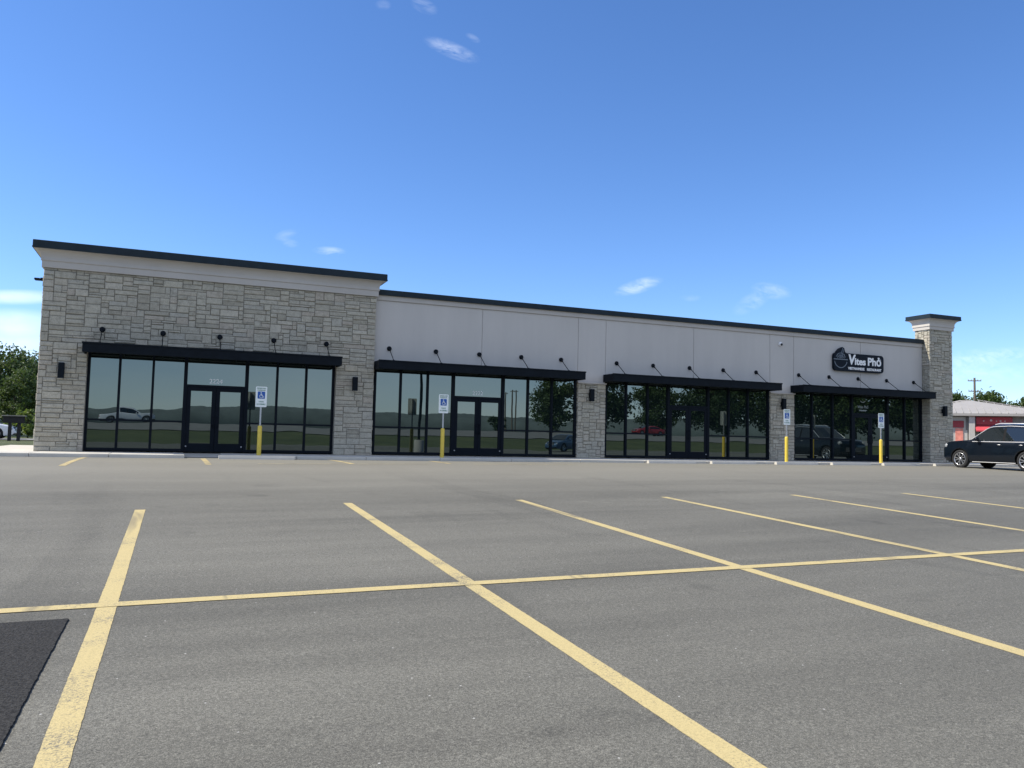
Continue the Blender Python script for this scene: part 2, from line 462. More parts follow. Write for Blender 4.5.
def stones(mb, P, U, V, N, W, H, holes=(), cell=0.073, seed=1, m=0):
    """irregular ashlar: every stone a chamfered block standing off the mortar bed"""
    rnd = random.Random(seed)
    P = Vector(P); U = Vector(U); V = Vector(V); N = Vector(N)
    us = lines(0, W, [h[i] for h in holes for i in (0, 2)], cell)
    vs = lines(0, H, [h[i] for h in holes for i in (1, 3)], cell)
    nu, nv = len(us) - 1, len(vs) - 1
    occ = [[False] * nu for _ in range(nv)]
    for j in range(nv):
        for i in range(nu):
            cu = (us[i] + us[i+1]) / 2; cv = (vs[j] + vs[j+1]) / 2
            for (a, b, c, d) in holes:
                if a < cu < c and b < cv < d: occ[j][i] = True
    for j in range(nv):
        for i in range(nu):
            if occ[j][i]: continue
            r = rnd.random()
            h, w = (1, rnd.randint(4, 10)) if r < 0.17 else (2, rnd.randint(4, 10)) if r < 0.74 else (3, rnd.randint(3, 8)) if r < 0.97 else (4, rnd.randint(4, 6))
            if i == 0 and rnd.random() < 0.5: w = max(2, w - 3)
            ww = 0
            while ww < w and i + ww < nu and not occ[j][i+ww]: ww += 1
            rest = 0
            while i + ww + rest < nu and not occ[j][i+ww+rest] and rest < 2: rest += 1
            if rest == 1: ww += 1          # no one-cell slivers
            hh = 1
            while hh < h and j + hh < nv and not any(occ[j+hh][i:i+ww]): hh += 1
            for b in range(hh):
                for a in range(ww): occ[j+b][i+a] = True
            g = 0.008
            u0, u1, v0, v1 = us[i] + g*rnd.uniform(.5, 1.3), us[i+ww] - g*rnd.uniform(.5, 1.3), vs[j] + g*rnd.uniform(.5, 1.2), vs[j+hh] - g*rnd.uniform(.5, 1.2)
            d = rnd.uniform(0.016, 0.044); c = rnd.uniform(0.010, 0.022)
            jt = lambda: rnd.uniform(-0.010, 0.010)
            base = [(u0, v0), (u1, v0), (u1, v1), (u0, v1)]
            top = [(u0+c+jt(), v0+c+jt()), (u1-c+jt(), v0+c+jt()), (u1-c+jt(), v1-c+jt()), (u0+c+jt(), v1-c+jt())]
            pts = [P + U*a + V*b for a, b in base] + [P + U*a + V*b + N*(d*0.55) for a, b in base] + [P + U*a + V*b + N*(d + rnd.uniform(-.006, .006)) for a, b in top]
            F = []
            for k in range(4):
                k2 = (k+1) % 4
                F += [(k, k2, 4+k2, 4+k), (4+k, 4+k2, 8+k2, 8+k)]
            F.append((8, 9, 10, 11))
            mb.mesh(pts, F, m)

YS = 28.20          # stone block face
YW = 28.40          # stucco face
# stone end block
mb = MB()
SX0, SX1, STOP = -3.77, 6.53, 5.68
H1 = (-2.45, 5.20, 3.28)
yb = YS + 0.03
stones(mb, (SX0, yb, SWZ), (1,0,0), (0,0,1), (0,-1,0), SX1-SX0, STOP-SWZ, [(H1[0]-SX0, 0, H1[1]-SX0, H1[2]-SWZ)], seed=5)
stones(mb, (SX0+0.03, 45.0, 0.05), (0,-1,0), (0,0,1), (-1,0,0), 45.0-YS, STOP-0.05, seed=6, cell=0.12)
stones(mb, (SX1-0.03, YS, SWZ), (0,1,0), (0,0,1), (1,0,0), YW-YS+0.1, STOP-SWZ, seed=7)
mb.box((SX0+0.031, yb+0.002, 0.0), (H1[0], 28.9, STOP), 1)
mb.box((H1[1], yb+0.002, 0.0), (SX1-0.031, 28.9, STOP), 1)
mb.box((H1[0]+0.001, yb+0.002, H1[2]), (H1[1]-0.001, 28.9, STOP), 1)
mb.box((SX0+0.032, 28.901, 0.0), (SX1-0.033, 45.0, STOP-0.02), 1)
mb.build('stone_wall', [MAT['stone'], MAT['mortar']], BLD)

def cornice(name, x0, x1, y0, y1, z0, zc, zt, ov, steps=7, capname='parapet_cap', frieze=0.10):
    """flared moulding round the top of a block with a dark metal cap"""
    mb = MB(); prof = [(0.015, z0), (0.055, z0 + 0.004), (0.055, z0 + frieze), (0.085, z0 + frieze + 0.012), (0.085, z0 + frieze + 0.03)]
    za = z0 + frieze + 0.03
    for i in range(1, steps + 1):
        t = i / steps
        prof.append((0.07 + (ov - 0.07 - 0.02) * (1 - math.cos(t * math.pi / 2)), za + (zc - 0.035 - za) * math.sin(t * math.pi / 2) ** 0.8))
    prof += [(ov - 0.015, zc - 0.035), (ov - 0.015, zc)]
    V = []
    for (o, z) in prof: V += [(x0-o, y0-o, z), (x1+o, y0-o, z), (x1+o, y1+o, z), (x0-o, y1+o, z)]
    F = []
    for i in range(len(prof) - 1):
        for k in range(4): F.append((4*i+k, 4*i+(k+1) % 4, 4*i+4+(k+1) % 4, 4*i+4+k))
    F.append((0, 3, 2, 1)); n = 4 * (len(prof) - 1); F.append((n, n+1, n+2, n+3))
    mb.mesh(V, F)
    c = mb.build(name, MAT['trim'], BLD)
    mb = MB(); mb.box((x0-ov-0.012, y0-ov-0.012, zc+0.001), (x1+ov+0.012, y1+ov+0.012, zt), 0, 0.012)
    mb.box((x0-ov-0.022, y0-ov-0.022, zc-0.02), (x1+ov+0.022, y1+ov+0.022, zc+0.03), 0, 0.008)
    mb.build(capname, MAT['cap'], BLD)
cornice('cornice', SX0, SX1, YS, 45.0, 5.68, 6.24, 6.46, 0.285, frieze=0.20)

# stucco wall between the stone block and the tower
TX0, TX1, TYF, TYB = 33.28, 34.80, 27.98, 28.82
mb = MB()
mb.box((SX1+0.002, YW+0.022, 3.28), (TX0-0.002, 28.75, 5.60), 1)
for a, b in ((14.66, 15.90), (24.10, 25.42)): mb.box((a, YW+0.022, 3.002), (b, 28.75, 3.278), 1)
for a, b, z in ((6.51, 10.62, 3.27), (10.62, 14.66, 3.27), (14.66, 15.90, 3.062), (15.90, 20.10, 3.27), (20.10, 24.10, 3.27), (24.10, 25.42, 3.062), (25.42, 29.35, 3.27), (29.35, 33.27, 3.27)):
    mb.box((a + 0.009, YW, z), (b - 0.009, YW + 0.021, 5.60), 0, 0.004)
mb.box((6.51, 28.76, 0.0), (TX0 + 0.6, 28.81, 3.5), 1); mb.box((6.51, 28.83, 0.0), (TX1 - 0.02, 45.0, 5.35), 1)
mb.build('stucco_wall', [MAT['stucco'], MAT['stucco']], BLD)
mb = MB()
mb.box((SX1+0.003, YW - 0.045, 5.604), (TX0-0.003, 28.72, 5.79), 0, 0.006)
mb.build('trim_band', MAT['trim'], BLD)
mb = MB()
mb.box((SX1+0.004, YW - 0.11, 5.792), (TX0-0.004, 28.80, 5.98), 0, 0.012)
mb.box((SX1+0.004, YW - 0.12, 5.78), (TX0-0.004, YW - 0.085, 5.83), 0, 0.006)
mb.build('parapet_cap', MAT['cap'], BLD)

# stone piers between the shop fronts
for i, (a, b) in enumerate(((14.66, 15.90), (24.10, 25.42))):
    mb = MB()
    stones(mb, (a, 28.37, SWZ), (1,0,0), (0,0,1), (0,-1,0), b-a, 3.0-SWZ, seed=20+i, cell=0.066)
    stones(mb, (a+0.02, 28.60, SWZ), (0,-1,0), (0,0,1), (-1,0,0), 0.23, 3.0-SWZ, seed=30+i, cell=0.066)
    stones(mb, (b-0.02, 28.37, SWZ), (0,1,0), (0,0,1), (1,0,0), 0.23, 3.0-SWZ, seed=40+i, cell=0.066)
    mb.box((a+0.022, 28.373, 0), (b-0.022, 28.75, 3.0), 1)
    p = mb.build('stone_pier', [MAT['stone'], MAT['mortar']], BLD)
    mb = MB(); mb.box((a-0.02, 28.30, 3.001), (b+0.02, 28.42, 3.058), 0, 0.008)
    mb.build('coping', MAT['trim'], p)

# stone tower at the right end
mb = MB()
TT = 6.50
stones(mb, (TX0, TYF+0.03, SWZ), (1,0,0), (0,0,1), (0,-1,0), TX1-TX0, TT-SWZ, seed=51, cell=0.066)
stones(mb, (TX0+0.03, TYB, SWZ), (0,-1,0), (0,0,1), (-1,0,0), TYB-TYF, TT-SWZ, seed=52, cell=0.066)
stones(mb, (TX1-0.03, TYF, SWZ), (0,1,0), (0,0,1), (1,0,0), TYB-TYF, TT-SWZ, seed=53, cell=0.066)
mb.box((TX0+0.032, TYF+0.032, 0.0), (TX1-0.032, TYB, TT), 1)
mb.build('stone_tower', [MAT['stone'], MAT['mortar']], BLD)
cornice('tower_cornice', TX0, TX1, TYF, TYB, 6.44, 6.97, 7.15, 0.275, capname='tower_cap', frieze=0.15)

# storefronts: frame with mullions, glass panes, door leaves
ZB, ZT, ZM, ZD = 0.13, 3.24, 1.09, 2.235
def storefront(ms, door, number=None, top=ZT):
    yc = YF
    f = MB(); w = 0.036
    f.box((ms[0], yc-0.07, ZB), (ms[0]+0.075, yc+0.06, top)); f.box((ms[-1]-0.075, yc-0.07, ZB), (ms[-1], yc+0.06, top))
    for k, x in enumerate(ms[1:-1], 1):
        ww = 0.055 if k in (door, door+1) else w
        f.box((x-ww, yc-0.07, ZB), (x+ww, yc+0.06, top))
    for k in range(len(ms)-1):
        a = ms[k] + (0.075 if k == 0 else 0.055 if k in (door, door+1) else w); b = ms[k+1] - (0.075 if k+1 == len(ms)-1 else 0.055 if k+1 in (door, door+1) else w)
        f.box((a, yc-0.068, top-0.07), (b, yc+0.058, top))
        if k == door:
            f.box((a, yc-0.068, ZD), (b, yc+0.058, ZD+0.075))
        else:
            f.box((a, yc-0.068, ZB), (b, yc+0.058, ZB+0.085))
            f.box((a, yc-0.066, ZM-0.028), (b, yc+0.056, ZM+0.028))
    fr = f.build('storefront_frame', MAT['frame'], BLD)
    rnd = random.Random(int(ms[0]*10))
    for k in range(len(ms)-1):
        a, b = ms[k] + 0.03, ms[k+1] - 0.03
        g = MB(); tx, tz = rnd.uniform(-.0010, .0010)*(b-a), rnd.uniform(-.0012, .0012)
        def pane(x0, x1, z0, z1):
            bow = rnd.uniform(-.0005, .0009) * (1 if z1 - z0 > 1.2 else .5); NX, NZ = 10, 12; V = []
            for j in range(NZ + 1):
                for i in range(NX + 1):
                    a_, b_ = i / NX, j / NZ
                    V.append((x0 + (x1-x0)*a_, yc - tx + 2*tx*a_ + tz*b_ + bow*16*a_*(1-a_)*b_*(1-b_), z0 + (z1-z0)*b_))
            g.mesh(V, [(j*(NX+1)+i, j*(NX+1)+i+1, (j+1)*(NX+1)+i+1, (j+1)*(NX+1)+i) for j in range(NZ) for i in range(NX)], 0, True)
            g.mesh([(x0, yc+.02, z0), (x1, yc+.02, z0), (x1, yc+.02, z1), (x0, yc+.02, z1)], [(3,2,1,0)])
        if k == door:
            pane(a, b, ZD+0.05, top-0.05); g.build('transom_pane', MAT['glass'], fr)
            if number:
                t = MB(); add_text(t, number, 0.21, (a+b)/2 - 0.02, yc-0.006, ZD+0.20, extrude=0.002, bold=0.003)
                t.build('street_number', MAT['numeral'], fr)
        else:
            pane(a, b, ZB+0.04, ZM-0.02); pane(a, b, ZM+0.02, top-0.05); g.build('glass_pane', MAT['glass'], fr)
    x0, x1 = ms[door]+0.058, ms[door+1]-0.058; xm = (x0+x1)/2
    out = []
    for s, (a, b) in enumerate(((x0, xm-0.004), (xm+0.004, x1))):
        l = MB(); st = 0.125
        l.box((a, yc-0.05, ZB-0.005), (a+st, yc+0.0, ZD-0.006), 0, 0.004); l.box((b-st, yc-0.05, ZB-0.005), (b, yc+0.0, ZD-0.006), 0, 0.004)
        l.box((a+st, yc-0.049, ZB-0.005), (b-st, yc-0.001, ZB+0.27)); l.box((a+st, yc-0.049, ZD-0.13), (b-st, yc-0.001, ZD-0.006))
        d = l.build('door', MAT['frame'], BLD)
        g = MB(); g.box((a+st-0.01, yc-0.03, ZB+0.26), (b-st+0.01, yc-0.012, ZD-0.12)); g.build('door_glass', MAT['glass'], d)
        h = MB(); hx = (b - 0.062) if s == 0 else (a + 0.062)
        h.tube([(hx, yc-0.05, 0.92), (hx, yc-0.11, 0.94), (hx, yc-0.115, 1.0), (hx, yc-0.115, 1.2), (hx, yc-0.11, 1.26), (hx, yc-0.05, 1.28)], 0.014, n=8)
        h.build('handle', MAT['black'], d)
        hx2 = (a + 0.035) if s == 0 else (b - 0.035)
        k = MB(); k.lathe((hx2, yc-0.051, ZB+0.17), (0,-1,0), [(0.0,0.02),(0.022,0.018),(0.026,0)], n=10); k.build('pivot_cover', MAT['galv'], d)
        out.append(d)
    return fr, out
SF1 = storefront([-2.45, -1.54, -0.57, 0.40, 2.30, 3.28, 4.24, 5.20], 3, '2224', 3.26)
SF2 = storefront([6.60, 7.57, 8.58, 9.56, 11.54, 12.57, 13.58, 14.64], 3, '2222', 3.26)
SF3 = storefront([15.92, 16.90, 17.91, 18.90, 20.88, 21.94, 22.95, 24.08], 3, None, 3.26)
SF4 = storefront([25.44, 26.50, 27.70, 28.86, 31.06, 32.14, 33.24], 3, None, 3.26)
# white lettering and bowl emblem stuck on the door glass of the last shop
t = MB(); cx = 29.55; yl = YF - 0.012
add_text(t, 'Vites Phở', 0.17, cx, yl, 2.60, extrude=0.001, bold=0.004)
t.build('transom_lettering', MAT['decal'], SF4[0]); t = MB()
for k in range(10):
    a0 = R(200 + 14*k); a1 = R(200 + 14*(k+1))
    t.face([(cx+math.cos(a0)*0.17, yl, 2.93+math.sin(a0)*0.13), (cx+math.cos(a1)*0.17, yl, 2.93+math.sin(a1)*0.13),
            (cx+math.cos(a1)*0.13, yl, 2.93+math.sin(a1)*0.09), (cx+math.cos(a0)*0.13, yl, 2.93+math.sin(a0)*0.09)])
t.build('transom_emblem', MAT['decal'], SF4[0]); t = MB()
t.face([(cx-0.26, yl, 2.47), (cx+0.26, yl, 2.47), (cx+0.18, yl, 2.41), (cx-0.18, yl, 2.41)])
t.build('transom_sticker', MAT['decal'], SF4[0])

# flat black canopies with tie rods back to the wall
def canopy(x0, x1, yw, rods):
    mb = MB(); yo = yw - 0.80; z0, z1 = 3.10, 3.40
    mb.box((x0, yo, z0), (x1, yo+0.06, z1), 0, 0.006)
    mb.box((x0, yo+0.061, z0), (x0+0.06, yw-0.002, z1), 0, 0.006); mb.box((x1-0.06, yo+0.061, z0), (x1, yw-0.002, z1), 0, 0.006)
    mb.box((x0+0.061, yo+0.062, z0+0.05), (x1-0.061, yw-0.002, z0+0.12))
    mb.box((x0-0.015, yo-0.02, z1-0.04), (x1+0.015, yo+0.03, z1+0.012), 0, 0.005)
    n = int((x1-x0)/1.0)
    for i in range(1, n): 
        xx = x0 + (x1-x0)*i/n; mb.box((xx-0.012, yo+0.063, z0+0.02), (xx+0.012, yw-0.003, z0+0.049))
    c = mb.build('canopy', MAT['black'], BLD)
    for x in rods:
        r = MB(); a = Vector((x, yw-0.04, 3.88)); b = Vector((x, yo+0.09, 3.41))
        r.tube([a, b], 0.014, n=8)
        r.lathe((x, yw-0.001, 3.89), (0,-1,0), [(0.085,0),(0.085,0.03),(0.06,0.045),(0.03,0.05),(0.0,0.05)], n=14)
        d = (b-a).normalized(); r.tube([a + d*0.02, a + d*0.13], 0.026, n=8)
        r.box((x-0.03, yo+0.05, 3.40), (x+0.03, yo+0.13, 3.43))
        r.build('tie_rod', MAT['black'], c)
canopy(-2.54, 5.24, YS, (-2.08, -0.34, 1.37, 3.08, 4.83))
canopy(6.56, 14.60, YW, (7.09, 8.83, 10.52, 12.23, 13.92))
canopy(15.80, 24.08, YW, (16.40, 18.11, 19.89, 21.60, 23.34))
canopy(25.24, 33.22, YW, (25.69, 27.44, 29.18, 30.94, 32.68))

# ------------------------------------------------------------------ things on the wall
def wall_lamp(x, y, label):
    r = root('wall_lamp', (x, y, 2.31), label, 'wall lamp', 'black up and down lamps on the stone piers')
    mb = MB(); mb.box((x-0.06, y-0.05, 2.45), (x+0.06, y+0.05, 2.65), 0, 0.008); mb.build('bracket', MAT['black'], r)
    mb = MB(); mb.box((x-0.085, y-0.21, 2.31), (x+0.085, y-0.052, 2.79), 0, 0.012); mb.build('housing', MAT['black'], r)
    for zl in (2.302, 2.791): mb = MB(); mb.box((x-0.065, y-0.195, zl), (x+0.065, y-0.067, zl+.007)); mb.build('lens', MAT['lens'], r)
wall_lamp(-3.13, YS-0.02, 'black box wall lamp on the outer end of the stone block, near the lawn')
wall_lamp(5.84, YS-0.02, 'black box wall lamp on the stone block where it meets the grey stucco')
wall_lamp(15.20, 28.33, 'black box wall lamp on the stone pier that has no parking sign before it')
wall_lamp(24.70, 28.33, 'black box wall lamp on the stone pier standing behind a parking sign')
wall_lamp(34.08, TYF-0.02, 'black box wall lamp on the front of the stone tower')

# floodlight on the left corner
r = root('floodlight', (-3.80, 28.35, 5.31), 'small dark floodlight high on the outer corner of the stone block', 'floodlight')
mb = MB(); mb.box((-3.86, 28.28, 5.28), (-3.79, 28.40, 5.37), 0, 0.006); mb.build('bracket', MAT['black'], r)
mb = MB(); mb.box((-4.02, 28.24, 5.29), (-3.862, 28.46, 5.35), 0, 0.012); mb.build('housing', MAT['black'], r)
# security camera
r = root('security_camera', (24.65, YW, 5.20), 'small white dome security camera on the grey stucco above a stone pier', 'security camera')
mb = MB(); mb.lathe((24.65, YW-0.001, 5.21), (0,-1,0), [(0.085,0),(0.085,0.05),(0.075,0.07),(0.0,0.07)], n=18); mb.build('base', MAT['dome'], r)
mb = MB(); mb.lathe((24.67, YW-0.07, 5.19), (0.1,-0.8,-0.4), [(0.058,0),(0.052,0.035),(0.035,0.06),(0.0,0.07)], n=16); mb.build('lens_dome', MAT['darklens'], r)

# shop sign
def rrect(x0, z0, x1, z1, r, n=6):
    P = []
    for (cx, cz, a) in ((x1-r, z0+r, -90), (x1-r, z1-r, 0), (x0+r, z1-r, 90), (x0+r, z0+r, 180)):
        for k in range(n+1):
            t = R(a + 90*k/n); P.append((cx + r*math.cos(t), cz + r*math.sin(t)))
    return P
sg = root('shop_sign', (29.2, YW, 4.15), 'black shop sign with a bowl emblem and white lettering on the grey stucco', 'sign')
mb = MB()
SXA, SXB, SZA, SZB = 27.61, 30.62, 4.20, 5.02
poly = rrect(SXA, SZA, SXB, SZB, 0.16)
# raised hump of the bowl emblem along the top edge
i0 = next(i for i, p in enumerate(poly) if p[0] < SXA + 0.2 and p[1] > 4.9)
hump = [(28.36, SZB), (28.27, SZB+0.05), (28.22, SZB+0.22), (28.12, SZB+0.27), (27.95, SZB+0.19), (27.80, SZB+0.06)]
poly = poly[:i0] + hump + poly[i0:]
mb.prism(poly, lambda p: (p[0], YW-0.15, p[1]), lambda p: (p[0], YW-0.03, p[1]))
mb.build('panel', MAT['signblack'], sg)
for xb in (28.0, 30.2): mb = MB(); mb.box((xb, YW-0.03, 4.4), (xb+.2, YW, 4.6)); mb.build('mounting_bracket', MAT['black'], sg)
yt = YW - 0.154
mb = MB()
add_text(mb, 'V', 0.62, 28.64, yt, 4.72, extrude=0.008, bold=0.022, shear=0.1)
add_text(mb, 'ites', 0.44, 29.17, yt, 4.66, extrude=0.008, bold=0.016, width=0.66)
add_text(mb, 'Phở', 0.50, 30.04, yt, 4.68, extrude=0.008, bold=0.016, width=0.82)
mb.build('lettering', MAT['white'], sg)
mb = MB()
add_text(mb, 'VIETNAMESE', 0.155, 28.93, yt, 4.33, extrude=0.006, bold=0.006, width=1.0); mb.build('small_lettering', MAT['white'], sg); mb = MB()
add_text(mb, 'RESTAURANT', 0.155, 30.02, yt, 4.33, extrude=0.006, bold=0.006, width=0.88)
mb.build('small_lettering', MAT['white'], sg)
mb = MB()
cx, cz = 28.00, 4.72
for (ra, rb, a, b) in ((0.40, 0.365, 195, 345), (0.30, 0.275, 20, 160), (0.2, 0.18, 25, 155)):
    n = 20
    for k in range(n):
        t0, t1 = R(a + (b-a)*k/n), R(a + (b-a)*(k+1)/n)
        P = [(cx+ra*math.cos(t0), cz+ra*math.sin(t0)), (cx+ra*math.cos(t1), cz+ra*math.sin(t1)), (cx+rb*math.cos(t1), cz+rb*math.sin(t1)), (cx+rb*math.cos(t0), cz+rb*math.sin(t0))]
        mb.prism(P, lambda p: (p[0], yt-0.008, p[1]), lambda p: (p[0], yt+0.002, p[1]))
mb.box((cx-0.42, yt-0.008, cz-0.02), (cx+0.42, yt+0.002, cz+0.02))
for k in range(5): mb.tube([(cx-0.2+0.1*k, yt-0.004, cz+0.04), (cx-0.17+0.09*k, yt-0.004, cz+0.16), (cx-0.22+0.11*k, yt-0.004, cz+0.24)], 0.012, n=5)
mb.tube([(cx-0.05, yt-0.004, cz+0.05), (cx+0.12, yt-0.004, cz+0.52)], 0.014, n=5); mb.tube([(cx+0.03, yt-0.004, cz+0.05), (cx+0.19, yt-0.004, cz+0.48)], 0.014, n=5)
mb.build('bowl_emblem', MAT['emblem'], sg)

# ------------------------------------------------------------------ accessible parking signs in yellow bollards
def parking_sign(x, y, zg, hb, label):
    r = root('accessible_parking_sign', (x, y, zg), label, 'parking sign', 'accessible parking signs in yellow bollards')
    mb = MB(); mb.lathe((x, y, zg), (0,0,1), [(0.068,0),(0.068,hb-0.05),(0.062,hb-0.025),(0.04,hb-0.004),(0.0,hb)], n=20); mb.build('bollard', MAT['bollard'], r)
    mb = MB(); mb.box((x-0.024, y-0.016, zg+hb-0.02), (x+0.024, y+0.016, 2.22)); mb.build('post', MAT['galv'], r)
    yp = y - 0.022; z0, z1 = 1.60, 2.24
    mb = MB(); P = rrect(x-0.17, z0, x+0.17, z1, 0.03, 4)
    mb.prism(P, lambda p: (p[0], yp-0.004, p[1]), lambda p: (p[0], yp, p[1])); pl = mb.build('sign_plate', [MAT['signwhite']], r)
    mb = MB()
    mb.prism(rrect(x-0.112, 1.86, x+0.112, 2.085, 0.02, 3), lambda p: (p[0], yp-0.0065, p[1]), lambda p: (p[0], yp-0.0045, p[1])); mb.build('blue_square', MAT['signblue'], pl)
    for tx_, sz, zz, wd in (('RESERVED', .055, 2.185, .27), ('PARKING', .055, 2.125, .24), ('VAN', .07, 1.765, .15), ('ACCESSIBLE', .06, 1.685, .27)):
        mb = MB(); add_text(mb, tx_, sz, x, yp-0.006, zz, extrude=0.001, bold=0.001, width=wd); mb.build('wording', MAT['signgreen'], pl)
    mb = MB(); yw_ = yp - 0.008; s = 0.085; cz = 1.972
    def bar(a, b, w=0.011): mb.tube([(x+a[0]*s, yw_, cz+a[1]*s), (x+b[0]*s, yw_, cz+b[1]*s)], w, n=6)
    mb.lathe((x-0.12*s, yw_-0.002, cz+0.95*s), (0,-1,0), [(0.016,0),(0.0,0.002)], n=10)
    bar((-0.12, 0.7), (-0.05, -0.1)); bar((-0.05, -0.1), (0.45, -0.1)); bar((0.45, -0.1), (0.7, -0.75)); bar((0.7, -0.75), (0.95, -0.65)); bar((-0.1, 0.35), (0.4, 0.35), 0.008)
    for k in range(14):
        t0 = R(110 + 230*k/14); t1 = R(110 + 230*(k+1)/14)
        bar((0.0+0.6*math.cos(t0), -0.4+0.6*math.sin(t0)), (0.6*math.cos(t1), -0.4+0.6*math.sin(t1)), 0.008)
    mb.build('wheelchair_symbol', MAT['signwhite'], pl)
parking_sign(2.60, 26.62, SWZ, 0.93, 'accessible parking sign in a yellow bollard before the stone block windows')
parking_sign(8.58, 26.55, SWZ, 1.0, 'accessible parking sign in a yellow bollard by the storefront next to the stone block')
parking_sign(23.28, 26.42, SWZ, 1.03, 'accessible parking sign in a yellow bollard in front of a stone pier')
parking_sign(28.48, 26.45, SWZ, 1.02, 'accessible parking sign in a yellow bollard below the shop sign')

# wheel stops
def wheel_stop(x, y, L, label):
    z = gz(x + L/2, y); mb = MB()
    P = [(-0.085, 0), (0.085, 0), (0.075, 0.055), (0.05, 0.12), (-0.05, 0.12), (-0.075, 0.055)]
    mb.prism(P, lambda p: (x, y+p[0], z+p[1]-0.01), lambda p: (x+L, y+p[0], z+p[1]-0.01))
    o = mb.build('wheel_stop', MAT['concrete_pale'], None, off=(x+L/2, y, z)); o.location = (x+L/2, y, z)
    tag(o, label, 'wheel stop', 'concrete wheel stops along the kerb')
wheel_stop(1.39, 26.04, 2.22, 'pale concrete wheel stop before the stone block, at its yellow bollard')
for x, l in ((16.44, 'pale concrete wheel stop at the doors between the two stone piers'), (19.28, 'pale concrete wheel stop between those doors and the bollard at the stone pier'),
             (22.40, 'pale concrete wheel stop at the yellow bollard before the stone pier'), (25.30, 'pale concrete wheel stop between the two yellow bollards near the shop sign'),
             (28.15, 'pale concrete wheel stop at the yellow bollard below the shop sign'), (31.2, 'pale concrete wheel stop ahead of the dark sport utility vehicle')):
    wheel_stop(x, 26.04, 2.1, l)


# ------------------------------------------------------------------ vehicles
def lerp_curve(P, x):
    if x <= P[0][0]: return P[0][1]
    for (a, b), (c, d) in zip(P, P[1:]):
        if x <= c: return b + (d - b) * (x - a) / (c - a)
    return P[-1][1]

def smooth_curve(P, x, r=0.10):
    return sum(lerp_curve(P, x + r * k / 3) for k in range(-3, 4)) / 7

SUV = dict(L=4.85, W=0.955, top=[(-2.42, .78), (-2.38, 1.00), (-2.25, 1.10), (0.9, 1.20), (1.2, 1.19), (1.9, 1.14), (2.24, 1.08), (2.38, .97), (2.42, .80)],
           low=[(-2.42, .50), (-2.3, .34), (-1.9, .27), (1.9, .25), (2.3, .30), (2.42, .42)], ax=(1.56, -1.34), wr=.385, belt=1.14,
           roof=[(-2.36, 1.10), (-2.28, 1.36), (-2.05, 1.72), (-1.7, 1.79), (-0.6, 1.85), (0.15, 1.82), (0.38, 1.74), (1.10, 1.18)], slope=(-1.9, 0.25),
           win=[(-1.98, -1.38), (-1.28, -0.45), (-0.35, 0.86)], rails=True)
SEDAN = dict(L=4.6, W=0.91, top=[(-2.30, .72), (-2.26, .92), (-1.7, 1.0), (-1.2, 1.0), (0.9, .98), (1.7, .86), (2.12, .76), (2.26, .66), (2.3, .58)],
             low=[(-2.3, .45), (-2.2, .30), (-1.8, .22), (1.8, .20), (2.2, .26), (2.3, .36)], ax=(1.36, -1.32), wr=.33, belt=.94,
             roof=[(-1.75, .98), (-0.95, 1.38), (-0.45, 1.44), (0.1, 1.43), (0.4, 1.36), (1.2, .97)], slope=(-0.7, 0.2), win=[(-1.25, -0.50), (-0.42, 0.80)], rails=False)
PICKUP = dict(L=5.6, W=0.98, top=[(-2.8, .98), (-2.78, 1.10), (0.6, 1.12), (1.2, 1.14), (2.3, 1.08), (2.68, 1.0), (2.8, .80)],
              low=[(-2.8, .55), (-2.6, .42), (2.5, .36), (2.8, .48)], ax=(1.80, -1.70), wr=.40, belt=1.10,
              roof=[(-1.02, 1.12), (-0.92, 1.74), (-0.6, 1.84), (0.2, 1.84), (0.45, 1.78), (1.22, 1.12)], slope=(-0.85, 0.32), win=[(-0.86, -0.18), (-0.10, 0.95)], rails=False)

